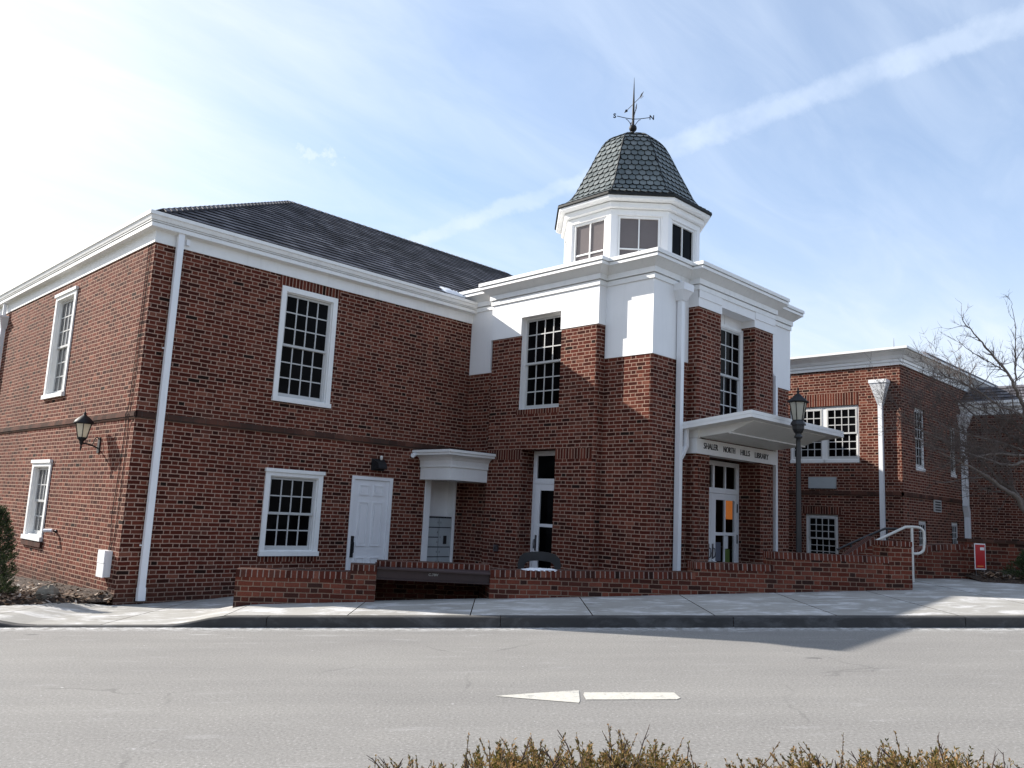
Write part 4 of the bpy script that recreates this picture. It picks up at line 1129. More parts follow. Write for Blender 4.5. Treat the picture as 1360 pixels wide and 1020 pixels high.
b.poly([(34, Y2, -0.5), (34, 2, -0.5), (34, 2, 6.12), (34, Y2, 6.12)]); b.poly([(34, 2, -0.5), (X2, 2, -0.5), (X2, 2, 6.12), (34, 2, 6.12)])
b.poly([(X3, -24, -0.5), (34, -24, -0.5), (34, -24, 5.3), (X3, -24, 5.3)])
b.build('wall', M['brick'], ANX)
for F, q, c, ru, rl in ((F2L, w1, 4, 3, 3), (F2L, w2, 4, 3, 3), (F2L, w3, 4, 3, 3), (F2F, f1, 3, 3, 3), (F2F, f2, 2, 3, 3), (F2F, f3, 3, 3, 3), (F2F, f4, 3, 3, 3)):
    window(ANX, F, *q, c, ru, rl, casing=0.05, proud=-0.02, back=0.07, n0=-0.03, sill=True)
soldier(ANX, F2L, w1[0], w2[1] + 0.0, 5.088, 5.26); soldier(ANX, F2L, w1[0], w2[1], 5.264, 5.43)
soldier(ANX, F2L, w3[0] - 0.1, w3[1] + 0.1, 2.095, 2.30)
b = MB(); F2L.box(b, -2, 5.985, -0.02, 0.030, 2.64, 2.735); F2F.box(b, X2 - 0.03, X3, -0.02, 0.035, 2.64, 2.735); b.build('belt_course', M['belt'], ANX)
b = MB()
sweep(b, [(X2, 2.0), (X2, Y2), (34, Y2), (34, 2.0)], [(0.0, 6.085), (0.045, 6.085), (0.045, 6.155), (0.03, 6.158), (0.03, 6.165), (0.065, 6.168), (0.065, 6.24), (0.09, 6.25), (0.13, 6.33), (0.22, 6.42), (0.235, 6.425), (0.235, 6.455), (0.30, 6.46), (0.30, 6.52), (0.2, 6.53)], cap_top=True)
b.build('cornice', M['white'], ANX)
b = MB()
sweep(b, [(X3, Y2), (X3, -24), (34, -24), (34, Y2)], [(0.0, 5.27), (0.03, 5.27), (0.03, 5.45), (0.10, 5.48), (0.15, 5.49), (0.15, 5.56), (0.19, 5.58), (0.19, 5.66), (0.05, 5.67)])
b.build('cornice', M['white'], ANX)
rf2 = MB(); slope_courses(rf2, (X3 - 0.15, Y2, 5.64), (X3 - 0.15, -24.2, 5.64), (1, 0, 0), 0.62, 1.1, la=0.0, lb=1.0)
rf2.poly([(X3 + 0.95, Y2, 6.255), (X3 + 0.95, -23.0, 6.255), (34, -23.0, 6.255), (34, Y2, 6.255)])
o_ = rf2.build('roof', [M['slate'], M['gap_shade']], ANX); apply_uvs(o_, rf2)
rf3 = MB(); y0_ = Y2 + 0.35; x0_ = 22.5
slope_courses(rf3, (x0_, y0_, 6.53), (33.5, y0_, 6.53), (0, 1, 0), 1.19, 1.2, la=1.0)
slope_courses(rf3, (x0_, 1.5, 6.53), (x0_, y0_, 6.53), (1, 0, 0), 1.19, 1.2, la=0.0, lb=1.0)
rf3.poly([(x0_ + 1.2, y0_ + 1.2, 7.71), (33.5, y0_ + 1.2, 7.71), (33.5, 1.5, 7.71), (x0_ + 1.2, 1.5, 7.71)])
o_ = rf3.build('roof', [M['slate'], M['gap_shade']], ANX); apply_uvs(o_, rf3)
b = MB(); F2L.box(b, 3.43, 4.21, -0.02, 0.05, 2.80, 3.11); b.build('vent_cover', M['grey_panel'], ANX)
b = MB()
F2F.box(b, 19.42, 19.97, -0.02, 0.03, 2.31, 2.64)
lv = b.build('louvre', M['sash'], ANX)
b = MB()
for k_ in range(4): F2F.box(b, 19.47, 19.92, 0.031, 0.034, 2.345 + k_ * 0.072, 2.385 + k_ * 0.072)
b.build('louvre_slot', M['ink'], lv)
d = MB(); funnel(d, F2L, 5.46, 0.0, 5.02, 5.60, 0.055, 0.22, 0.12, 0.26, 0.09); square_pipe(d, [F2L.p(5.46, 0.08, 5.06), F2L.p(5.46, 0.08, 0.3)], 0.105); d.build('downspout', M['gutter'], ANX)
d = MB(); square_pipe(d, [(21.86, Y2 - 0.10, 5.15), (21.86, Y2 - 0.10, 2.55), (21.98, Y2 - 0.10, 2.25), (21.98, Y2 - 0.10, 0.6)], 0.15)
funnel(d, F2F, 21.86, 0.02, 4.85, 5.2, 0.08, 0.22, 0.16, 0.28, 0.07); d.build('downspout', M['gutter'], ANX)
for px, yb, yt in ((1187, 466, 449), (1218, 470, 459)):
    q = at_h(px, yt, 21.6 if px < 1200 else 22.2); b = MB(); b.tube([Vector((q.x, q.y, 6.5)), q], [0.012, 0.004], 5); b.build('lightning_rod', M['steel'], ANX)

# ================================================================== FRONT BRICK WALL
Aw = Vector((0.66134, -2.70240, 0)); FW = Frame(Aw, (0.82634511, -0.56316407, 0))
WALL = thing('brick_wall', FW.p(0, 0, 0.25), 'long stepped red brick retaining wall along the pavement in front of the library', 'wall', None)
TH = 0.32
def wall_part(b, cp_, F, u0, u1, za, zb_, thick=TH, zbot=-0.3, cop=0.105, over=0.012):
    """wall with sloping top za->zb_, rowlock coping on top"""
    p = F.p
    b.hexa([p(u0, 0, zbot), p(u1, 0, zbot), p(u1, -thick, zbot), p(u0, -thick, zbot), p(u0, 0, za - cop), p(u1, 0, zb_ - cop), p(u1, -thick, zb_ - cop), p(u0, -thick, za - cop)])
    e = 0.0015
    cp_.hexa([p(u0 - e, over, za - cop), p(u1 + e, over, zb_ - cop), p(u1 + e, -thick - over, zb_ - cop), p(u0 - e, -thick - over, za - cop),
              p(u0 - e, over - 0.012, za), p(u1 + e, over - 0.012, zb_), p(u1 + e, -thick - over, zb_), p(u0 - e, -thick - over, za)])
b = MB(); cpm = MB()
wall_part(b, cpm, FW, 0.0, 1.62, 0.742, 0.757)
wall_part(b, cpm, FW, 3.70, 7.0, 0.858, 0.932)
wall_part(b, cpm, FW, 7.002, 8.33, 1.094, 1.096)
wall_part(b, cpm, FW, 8.332, 10.42, 1.305, 1.303)
# recess under the beam
p = FW.p
FW.box(b, 1.9, 3.75, -1.3, -1.1, -0.3, 0.80); FW.box(b, 3.70, 3.98, -1.1, -0.32, -0.3, 0.745)
b.build('wall', M['brick_old'], WALL)
FW.box(cpm, 2.0, 3.70, -0.42, -0.07, 0.845, 0.925)
cpm.build('coping', M['rowlock'], WALL)
b = MB(); FW.box(b, 1.62, 1.995, -0.36, 0.012, -0.3, 0.78)
FW.box(b, 1.70, 1.98, -1.1, -0.36, -0.3, 0.745)
FW.box(b, 10.42, 10.85, -0.43, 0.012, -0.3, 1.485)
b.build('pier', M['brick_old'], WALL)
b = MB(); FW.box(b, 1.61, 2.005, -0.37, 0.022, 0.781, 0.868); FW.box(b, 10.412, 10.858, -0.44, 0.020, 1.486, 1.568); b.build('pier_cap', M['rowlock'], WALL)
b = MB(); FW.box(b, 2.0, 3.70, -1.12, -0.42, 0.75, 0.84); b.build('recess_cover', M['brown_beam'], WALL)
b = MB()
b.hexa([p(2.0, -0.03, 0.672), p(3.695, -0.03, 0.648), p(3.695, -0.06, 0.648), p(2.0, -0.06, 0.672), p(2.0, -0.03, 0.83), p(3.695, -0.03, 0.795), p(3.695, -0.06, 0.795), p(2.0, -0.06, 0.83)])
b.hexa([p(2.0, 0.03, 0.815), p(3.695, 0.03, 0.78), p(3.695, -0.03, 0.78), p(2.0, -0.03, 0.815), p(2.0, 0.03, 0.838), p(3.695, 0.03, 0.80), p(3.695, -0.07, 0.845), p(2.0, -0.07, 0.845)])
b.hexa([p(2.0, 0.02, 0.664), p(3.695, 0.02, 0.64), p(3.695, -0.06, 0.64), p(2.0, -0.06, 0.664), p(2.0, 0.02, 0.678), p(3.695, 0.02, 0.654), p(3.695, -0.06, 0.654), p(2.0, -0.06, 0.678)])
bm_ = b.build('beam', M['brown_beam'], WALL)
text_mesh('C.7BV', 0.050, 1.15, FW, 2.84, -0.029, 0.752, 'scribble', bm_, 'scribble', extrude=0.001, bold=0.002)

SN = MB()
def snow_strip(mb, F, u0, u1, n0, n1, z, seed, h=0.03):
    rnd = random.Random(seed); rows = []; N = 26
    for j in range(7):
        row = []
        for i in range(N + 1):
            u = i / N; v = j / 6; e = min(1, 4.5 * min(u, 1 - u)) * (1 - (2 * v - 1) ** 2) ** 0.5 if 0 < u < 1 else 0
            wob_ = 0.012 * math.sin(i * 1.7 + seed) + rnd.uniform(-0.006, 0.006)
            wv = n0 + (n1 - n0) * v + wob_ * (1 if 0 < j < 6 else 2)
            row.append(F.p(u0 + (u1 - u0) * u, wv, z + e * (h + rnd.uniform(-0.004, 0.006)) - (0.004 if e == 0 else 0)))
        rows.append(row)
    mb.grid(rows, 0, True)
snow_strip(SN, FW, 4.22, 4.82, -0.30, 0.0, 0.872, 3, 0.028)
tag(SN.build('snow_patch', M['snow']), 'thin strip of old snow lying on the brick wall coping below the dark bench', 'snow')
SN = MB()
FR = Frame((0, 0, 0), (1, 0, 0))
rnd = random.Random(5); rows = []
for j in range(7):
    row = []
    for i in range(15):
        u = i / 14; v = j / 6; y = 0.02 + 0.42 * v - 0.30 * (u - 0.2) * v; x = 6.50 + 0.62 * u + 0.1 * v; zz_ = ze + (y + E0) * (rise / run)
        e = max(0.0, (1 - abs(2 * u - 1) ** 3) * (1 - abs(2 * v - 1) ** 3)); row.append((x, y, zz_ + 0.025 + e * (0.05 + rnd.uniform(-0.01, 0.015)) - (0.02 if e == 0 else 0)))
    rows.append(row)
SN.grid(rows, 0, True)
tag(SN.build('snow_patch', M['snow']), 'small patch of snow on the dark slate roof beside the tower', 'snow')

# --- low walls on the right
FH = Frame(loc(0, 16.0, 0), SV)
BW = thing('brick_wall', FH.p(6.9, 0, 0.8), 'short brick wall with curved sloping rowlock top beside the white handrail', 'wall')
b = MB(); cpm = MB()
seg = [(6.6, 1.22), (7.55, 1.24), (7.75, 1.33), (7.95, 1.43), (8.15, 1.50), (8.35, 1.53), (8.75, 1.545)]
for (ua, za), (ub, zb_) in zip(seg, seg[1:]): wall_part(b, cpm, FH, ua, ub, za, zb_, 0.3, 0.3)
FH.box(b, 8.75, 8.98, -0.34, 0.02, 0.3, 1.50); b.build('wall', M['brick_old'], BW); cpm.build('coping', M['rowlock'], BW)
b = MB(); FH.box(b, 8.74, 8.99, -0.35, 0.03, 1.501, 1.55); b.build('pier_cap', M['rowlock'], BW)
FC = Frame(loc(0, 16.35, 0), SV)
CW = thing('brick_wall', FC.p(9.0, 0, 0.9), 'dark brick garden wall with stone cap behind the small red sign', 'wall')
b = MB(); FC.box(b, 8.99, 16, -0.3, 0.0, 0.3, 1.60); b.build('wall', M['brick_old'], CW)
b = MB(); FC.box(b, 8.985, 16, -0.33, 0.03, 1.601, 1.66); b.build('wall_cap', M['belt'], CW)
FE = Frame(loc(0, 15.2, 0), SV)
EW = thing('brick_wall', FE.p(5.4, 0, 0.3), 'sloping brick ramp wall rising behind the front wall below the dark handrail', 'wall')
b = MB(); cpm = MB(); wall_part(b, cpm, FE, 5.9, 6.69, 1.05, 1.62, 0.28, 0.0); b.build('wall', M['brick_old'], EW); cpm.build('coping', M['rowlock'], EW)

# --- handrails
HR = thing('handrail', at_h(1211, 772, 15.4), 'pale steel handrail with rounded looped end at the end of the front wall', 'handrail')
def smooth_path(pts, n=6):
    P = [Vector(q) for q in pts]; out = []
    for i in range(len(P) - 1):
        a = P[max(i - 1, 0)]; b_ = P[i]; c = P[i + 1]; d_ = P[min(i + 2, len(P) - 1)]
        for k_ in range(n):
            t = k_ / n
            out.append(0.5 * ((2 * b_) + (c - a) * t + (2 * a - 5 * b_ + 4 * c - d_) * t * t + (3 * b_ - a - 3 * c + d_) * t ** 3))
    return out + [P[-1]]
hp_ = [at_h(1140, 729, 15.5), at_h(1167, 716.7, 15.45), at_h(1199, 701.6, 15.4), at_h(1204, 699.9, 15.4), at_h(1218, 700.2, 15.4), at_h(1224.5, 703, 15.4), at_h(1227.3, 709.7, 15.4), at_h(1227, 728, 15.4), at_h(1224.3, 733, 15.4), at_h(1219, 735.3, 15.4), at_h(1211, 735, 15.4)]
b = MB(); b.tube(smooth_path(hp_[:2]) + smooth_path(hp_[1:])[1:], 0.024, 8); b.build('top_rail', M['rail'], HR)
b = MB(); q = at_h(1211, 701, 15.4); b.tube([q, Vector((q.x, q.y, 0.70))], 0.025, 8); b.lathe((q.x, q.y, 0.8), [(0.06, -0.02), (0.06, 0.018), (0.03, 0.03)], 10); b.build('post', M['rail'], HR)
b = MB(); q = at_h(1163, 719, 15.46); b.tube([q, Vector((q.x, q.y, 0.2))], 0.022, 8); b.build('post', M['rail'], HR)
H2 = thing('handrail', at_h(1176, 760, 16.6), 'second darker handrail in the shade sloping up behind the sunlit pier', 'handrail')
b = MB(); b.tube(smooth_path([at_h(1112, 730, 16.6), at_h(1137, 718.6, 16.6), at_h(1172, 703.5, 16.6), at_h(1178, 702.2, 16.6), at_h(1192, 702.6, 16.6)]), 0.022, 8); b.build('top_rail', M['post_metal'], H2)  # rail colour made near-black to paint in its shade
b = MB()
for px, py in ((1178, 702.5), (1130, 722)):
    q = at_h(px, py, 16.6); b.tube([q, Vector((q.x, q.y, 0.2))], 0.02, 8)
b.build('post', M['post_metal'], H2)

# --- bench with an arched back
BO = at_h(716, 757, 14.6); BO.z = 0.05; bdz = at_h(716, 732.5, 14.6).z - 1.232
BE = thing('bench', BO, 'dark grey bench with arched back, peeking over the brick wall by the side door', 'bench')
FBn = Frame((BO.x, BO.y, 0), SV)
b = MB(); wd = 0.36
def arch(w_, zt, zb_, k_): return [(w_ * math.cos(t) if abs(math.cos(t)) > 0 else 0, zb_ + (zt - zb_) * (abs(math.sin(t)) ** 0.75)) for t in [math.pi * (1 - i / k_) for i in range(k_ + 1)]]
zt = 1.235
outer = [(-0.37, 0.42), (-0.37, 1.03), (-0.345, 1.13), (-0.27, 1.195), (-0.14, 1.225), (0, 1.232), (0.14, 1.225), (0.27, 1.195), (0.345, 1.13), (0.37, 1.03), (0.37, 0.42)]
inner = [(-0.265, 0.42), (-0.265, 0.97), (-0.245, 1.025), (-0.19, 1.06), (-0.10, 1.075), (0, 1.08), (0.10, 1.075), (0.19, 1.06), (0.245, 1.025), (0.265, 0.97), (0.265, 0.42)]
for i in range(len(outer) - 1):
    o0, o1, i0, i1 = [(q_[0], q_[1] + bdz) for q_ in (outer[i], outer[i + 1], inner[i], inner[i + 1])]; P = FBn.p
    for n_, fl_ in ((0.03, False), (-0.03, True)):
        q = [P(o0[0], n_, o0[1]), P(i0[0], n_, i0[1]), P(i1[0], n_, i1[1]), P(o1[0], n_, o1[1])]; b.poly(q[::-1] if fl_ else q)
    b.poly([P(o0[0], 0.03, o0[1]), P(o1[0], 0.03, o1[1]), P(o1[0], -0.03, o1[1]), P(o0[0], -0.03, o0[1])])
    b.poly([P(i0[0], -0.03, i0[1]), P(i1[0], -0.03, i1[1]), P(i1[0], 0.03, i1[1]), P(i0[0], 0.03, i0[1])])
FBn.box(b, -0.264, 0.264, -0.02, 0.02, 0.60 + bdz, 0.68 + bdz)
b.build('backrest', M['post_metal'], BE)
b = MB()
for k_ in range(5): FBn.box(b, -0.37, 0.37, -0.08 - k_ * 0.085, -0.01 - k_ * 0.085, 0.44, 0.475)
b.build('seat', M['post_metal'], BE)
for su in (-0.34, 0.34):
    for sn in (-0.05, -0.38):
        b = MB(); FBn.box(b, su - 0.03, su + 0.03, sn - 0.03, sn + 0.03, 0.03, 0.44); b.build('leg', M['post_metal'], BE)

# --- parcel locker in the niche
b = MB(); FM.box(b, 6.392, 7.060, -0.198, -0.035, 0.03, 1.57)
LK = b.build('parcel_locker', M['gap_shade']); tag(LK, 'grey metal locker with many small doors, standing in the white niche beside the tower', 'locker')
for c_, (ua, ub) in enumerate(((6.402, 6.70), (6.712, 7.05))):
    z = 0.08; hs2 = [0.202] * 7 if c_ == 0 else [0.202, 0.202, 0.202, 0.202, 0.412, 0.202]
    for i, hh in enumerate(hs2):
        b = MB(); FM.box(b, ua, ub, -0.035, -0.022, z + 0.005, z + hh - 0.009); ld_ = b.build('locker_door', M['grey_panel'], LK)
        b = MB(); uu_ = ub - 0.04 if c_ == 0 else ua + 0.03; FM.box(b, uu_, uu_ + 0.014, -0.022, -0.016, z + hh / 2 - 0.02, z + hh / 2 + 0.02); b.build('keyhole', M['steel'], ld_)
        z += hh + 0.008
b = MB(); FM.box(b, 6.84, 6.93, -0.022, -0.012, 0.98, 1.16); b.build('screen', M['ink'], LK)

# --- lamp post
LPp = at_h(1061, 735, 15.2); lx, ly = LPp.x, LPp.y
LP = thing('street_lamp', (lx, ly, 0.05), 'black lamp post with a hexagonal frosted lantern standing before the entrance canopy', 'lamp post')
L0 = Vector((lx, ly, 0))
b = MB(); b.lathe(L0, [(0.16, 0.0), (0.16, 0.12), (0.11, 0.20), (0.085, 0.42), (0.056, 0.50), (0.053, 0.8), (0.049, 2.2), (0.043, 3.25), (0.042, 3.33), (0.075, 3.345), (0.078, 3.375), (0.055, 3.39), (0.058, 3.43), (0.085, 3.45)], 14); b.build('post', M['post_metal'], LP)
b = MB(); rt = math.radians(12)
b.lathe(L0, [(0.075, 3.45), (0.105, 3.50), (0.110, 3.575)], 8, rot=rt, smooth=False); b.lathe(L0, [(0.142, 3.578), (0.142, 3.60), (0.112, 3.655)], 6, rot=rt, smooth=False); b.build('lantern_base', M['post_metal'], LP)
b = MB(); b.lathe(L0, [(0.088, 3.660), (0.150, 3.995)], 6, rot=rt, smooth=False); b.build('lantern_glass', M['lamp_glass'], LP)
b = MB()
for k_ in range(6):
    t = rt + k_ * math.pi / 3; c_, s_ = math.cos(t), math.sin(t)
    b.tube([L0 + Vector((0.094 * c_, 0.094 * s_, 3.655)), L0 + Vector((0.157 * c_, 0.157 * s_, 4.005))], 0.0095, 5)
b.lathe(L0, [(0.102, 3.652), (0.102, 3.672), (0.094, 3.674)], 6, rot=rt, smooth=False); b.build('lantern_frame', M['dark_metal'], LP)
b = MB(); b.lathe(L0, [(0.150, 3.998), (0.198, 4.003), (0.205, 4.018), (0.150, 4.060), (0.095, 4.105), (0.055, 4.15), (0.03, 4.165)], 6, rot=rt, smooth=False)
b.lathe(L0, [(0.032, 4.16), (0.018, 4.18), (0.034, 4.205), (0.014, 4.23), (0.018, 4.245), (0.003, 4.30)], 10); b.build('lantern_roof', M['dark_metal'], LP)

# --- wall lantern on the sunlit wall
WX, WY = -0.30, 1.50; Wc = Vector((WX, WY, 0))
WL = thing('wall_lantern', (0, WY, 2.57), 'black wall lantern on a curved arm, casting its shadow on the sunlit brick', 'wall lamp')
b = MB(); FL.box(b, -WY - 0.05, -WY + 0.05, 0.0, 0.02, 2.42, 2.70)
b.tube(smooth_path([Vector((0, WY, 2.50)), Vector((-0.12, WY, 2.545)), Vector((-0.22, WY, 2.57)), Vector((WX, WY, 2.57))]), 0.014, 8)
b.tube(smooth_path([Vector((0, WY, 2.64)), Vector((-0.05, WY, 2.70)), Vector((-0.09, WY, 2.66)), Vector((-0.10, WY, 2.58))]), 0.009, 6); b.build('bracket', M['dark_metal'], WL)
b = MB(); b.lathe(Wc, [(0.006, 2.44), (0.020, 2.50), (0.010, 2.53), (0.030, 2.56), (0.030, 2.60), (0.062, 2.63), (0.085, 2.665), (0.080, 2.675)], 12); b.build('lantern_base', M['dark_metal'], WL)
b = MB(); b.lathe(Wc, [(0.078, 2.676), (0.135, 2.905)], 6, rot=0.2, smooth=False); b.build('lantern_glass', M['lamp_glass'], WL)
b = MB()
for k_ in range(6):
    t = 0.2 + k_ * math.pi / 3; c_, s_ = math.cos(t), math.sin(t); b.tube([Wc + Vector((0.082 * c_, 0.082 * s_, 2.67)), Wc + Vector((0.140 * c_, 0.140 * s_, 2.91))], 0.008, 5)
b.build('lantern_frame', M['dark_metal'], WL)
b = MB(); b.lathe(Wc, [(0.135, 2.906), (0.165, 2.912), (0.165, 2.928), (0.145, 2.965), (0.10, 3.01), (0.05, 3.05), (0.03, 3.06), (0.02, 3.08), (0.026, 3.10), (0.008, 3.12), (0.003, 3.20)], 14); b.build('lantern_roof', M['dark_metal'], WL)

# --- floodlight above the door, cameras, boxes, cables
FLD = thing('floodlight', FM.p(4.93, 0, 2.59), 'dark box floodlight with a small sensor above the white panelled door', 'light')
b = MB(); P = FM.p
b.hexa([P(4.83, 0.20, 2.50), P(5.04, 0.20, 2.50), P(5.07, 0.03, 2.47), P(4.80, 0.03, 2.47), P(4.83, 0.17, 2.60), P(5.04, 0.17, 2.60), P(5.07, 0.03, 2.67), P(4.80, 0.03, 2.67)]); FM.box(b, 4.78, 5.09, 0.0, 0.03, 2.45, 2.69); b.build('housing', M['dark_metal'], FLD)
b = MB(); b.lathe(P(4.97, 0.07, 2.70), [(0.02, -0.03), (0.03, 0.0), (0.03, 0.05), (0.012, 0.06)], 10); b.build('sensor', M['rail'], FLD)
SCm = thing('security_camera', FM.p(5.80, 0, 2.84), 'small white security camera tucked under the left corner of the book drop canopy', 'camera')
b = MB(); b.tube([P(5.80, 0.0, 2.86), P(5.78, 0.09, 2.85)], 0.02, 8); b.build('mount', M['gutter'], SCm)
b = MB(); b.tube([P(5.85, 0.07, 2.86), P(5.70, 0.17, 2.82)], 0.045, 10); b.build('camera_body', M['gutter'], SCm)
SC2 = thing('security_camera', FL.p(-3.2, 0, 0.97), 'small white bullet camera low on the sunlit brick wall near the window', 'camera')
Pl = FL.p
b = MB(); b.lathe(Pl(-3.2, 0.012, 0.97), [(0.0, -0.035), (0.03, -0.02), (0.03, 0.02), (0.0, 0.035)], 10); b.tube([Pl(-3.2, 0.0, 0.97), Pl(-3.2, 0.10, 0.98)], 0.018, 8); b.build('mount', M['post_metal'], SC2)
b = MB(); b.tube([Pl(-3.18, 0.08, 0.985), Pl(-3.32, 0.19, 0.975)], 0.036, 10); b.build('camera_body', M['gutter'], SC2)
UB = thing('utility_box', FL.p(-0.4, 0, 0.4), 'pale grey plastic utility box near the ground at the building corner', 'utility box')
b = MB(); FL.box(b, -0.56, -0.27, 0.0, 0.10, 0.38, 0.80); b.build('box_body', M['gutter'], UB)
b = MB(); FL.box(b, -0.565, -0.265, 0.101, 0.125, 0.60, 0.805); FL.box(b, -0.565, -0.265, 0.101, 0.12, 0.375, 0.594); b.build('box_cover', M['gutter'], UB)
b = MB(); rnd = random.Random(2)
b.tube(smooth_path([Pl(-0.25, 0.012, 6.2), Pl(-0.24, 0.014, 5.0), Pl(-0.27, 0.012, 4.0), Pl(-0.30, 0.015, 3.2), Pl(-0.29, 0.05, 3.05), Pl(-0.33, 0.014, 2.85), Pl(-0.40, 0.012, 2.0), Pl(-0.46, 0.015, 1.4), Pl(-0.40, 0.012, 1.0), Pl(-0.42, 0.02, 0.80)]), 0.006, 5)
b.tube(smooth_path([Pl(-0.13, 0.012, 6.2), Pl(-0.14, 0.012, 4.6), Pl(-0.18, 0.014, 3.2), Pl(-0.18, 0.05, 3.04), Pl(-0.20, 0.014, 2.8), Pl(-0.22, 0.012, 1.9), Pl(-0.24, 0.012, 1.1), Pl(-0.36, 0.02, 0.80)]), 0.006, 5)
tag(b.build('wall_cable', M['dark_metal']), 'thin dark cables hanging down the sunlit brick wall to the utility box', 'cable')
OB = thing('outlet_box', FBs.p(0.47, 0, 0.98), 'small grey outlet box on the tower brick left of the bench', 'outlet box')
b = MB(); FBs.box(b, 0.42, 0.53, 0.0, 0.05, 0.92, 1.05); b.build('box_body', M['steel'], OB)
b = MB(); FBs.box(b, 0.46, 0.49, 0.051, 0.056, 0.965, 1.0); b.build('socket', M['ink'], OB)

# --- red yard sign
YS0 = at_h(1303, 770, 15.75); YSg = thing('yard_sign', (YS0.x, YS0.y, 0.92), 'small red upright sign with white border on stakes in the leaf mulch', 'sign')
FY = Frame((YS0.x, YS0.y, 0), (SV + HV * 0.25)); cu0 = 0.0
zb0, zt0 = 1.10, 1.58
b = MB(); FY.box(b, -0.125, 0.125, -0.008, 0.0, zb0, zt0); b.build('sign_panel', M['sign_white'], YSg)
b = MB(); FY.box(b, -0.108, 0.108, 0.001, 0.003, zb0 + 0.022, zt0 - 0.022); fce = b.build('sign_face', M['red'], YSg)
b = MB(); FY.box(b, 0.0, 0.092, 0.0035, 0.005, zt0 - 0.125, zt0 - 0.072); b.build('print', M['sign_white'], fce)
b = MB(); FY.box(b, -0.075, 0.062, 0.0035, 0.005, zb0 + 0.050, zb0 + 0.072); b.build('print', M['orange_print'], fce)
for su in (-0.09, 0.09):
    b = MB(); b.tube([FY.p(su, -0.014, 0.80), FY.p(su, -0.014, zt0 - 0.1)], 0.006, 6); b.build('stake', M['steel'], YSg)

# ================================================================== PLANTS
def sprig(mb, rnd, p, d, L, wl, n, mi_leaf=0, mi_twig=1, ll=(0.015, 0.03), lw=0.004, spread=0.7, r=0.0016):
    d = d.normalized(); a = d.orthogonal().normalized(); c = d.cross(a)
    q = p + d * L + a * rnd.uniform(-0.15, 0.15) * L + c * rnd.uniform(-0.15, 0.15) * L
    mid = (p + q) / 2 + a * rnd.uniform(-0.08, 0.08) * L
    mb.tube([p, mid, q], [r * 1.4, r, r * 0.5], 3, mi_twig, False)
    for i in range(n):
        t = rnd.uniform(0.15, 1.0) ** 0.8
        b0 = p.lerp(mid, t * 2) if t < 0.5 else mid.lerp(q, t * 2 - 1)
        an = rnd.uniform(0, 2 * math.pi); sd = (a * math.cos(an) + c * math.sin(an))
        dd = (d * rnd.uniform(0.5, 1.1) + sd * spread * rnd.uniform(0.5, 1.2)).normalized(); l = rnd.uniform(*ll) * (1.15 - 0.5 * t)
        w_ = dd.cross(Vector((rnd.uniform(-1, 1), rnd.uniform(-1, 1), rnd.uniform(-1, 1)))).normalized() * lw
        mb.poly([b0 - w_ * 0.5, b0 + dd * l * 0.5 - w_, b0 + dd * l, b0 + dd * l * 0.5 + w_], mi_leaf)

# foreground hedge
rnd = random.Random(11); hb = MB()
def hz_top(s):
    t = 0.868 + 0.026 * (s - 0.8) + 0.030 * math.sin(s * 5.1) + 0.022 * math.sin(s * 11.7 + 1)
    return t - 0.022 * max(0.0, min(1.0, (0.35 - s) / 0.7)) - 0.45 * max(0, min(1, (-0.36 - s) / 0.35))
for i in range(4400):
    s = rnd.uniform(-0.56, 3.6); h = rnd.uniform(2.55, 3.55)
    top = hz_top(s) - 0.10 * ((h - 3.05) / 0.5) ** 2
    z = top - abs(rnd.gauss(0, 0.06)) if rnd.random() < 0.8 else top - rnd.uniform(0.05, 0.45)
    d = Vector((rnd.uniform(-0.7, 0.7), rnd.uniform(-0.7, 0.7), rnd.uniform(0.35, 1.1)))
    sprig(hb, rnd, loc(s, h, z - 0.05), d, rnd.uniform(0.05, 0.12), 0, 26, ll=(0.014, 0.030), lw=0.0030, spread=0.9, r=0.0014)
for i in range(420):
    s = rnd.uniform(-0.50, 3.6); h = rnd.uniform(2.6, 3.4); top = hz_top(s)
    d = Vector((0, 0, 1)) + SV * rnd.uniform(-1.1, 0.55) + HV * rnd.uniform(-0.4, 0.4)
    L = rnd.uniform(0.07, 0.17); p0 = loc(s, h, top - 0.075)
    if rnd.random() < 0.35:
        hb.tube([p0, p0 + d.normalized() * L * 0.6 + SV * rnd.uniform(-0.01, 0.01), p0 + d.normalized() * L], [0.0034, 0.0028, 0.0016], 4, 1, False)
        for k_ in range(3): q = p0 + d.normalized() * L * rnd.uniform(0.4, 0.95); hb.tube([q, q + (d.normalized() + SV * rnd.uniform(-1, 1)) * 0.022], [0.0018, 0.001], 3, 1, False)
    else: sprig(hb, rnd, p0, d, L, 0, 22, ll=(0.010, 0.022), lw=0.0026, spread=0.55, r=0.0022)
for i in range(60):
    s = rnd.uniform(-0.6, 3.5); p0 = loc(s, rnd.uniform(2.8, 3.3), 0.3); hb.tube([p0, p0 + Vector((rnd.uniform(-.1, .1), rnd.uniform(-.1, .1), 0.45))], [0.008, 0.004], 5, 1, False)
tag(hb.build('hedge', [M['hedge'], M['hedge_twig']]), 'low winter browned juniper hedge in the foreground at the edge of the road', 'hedge')

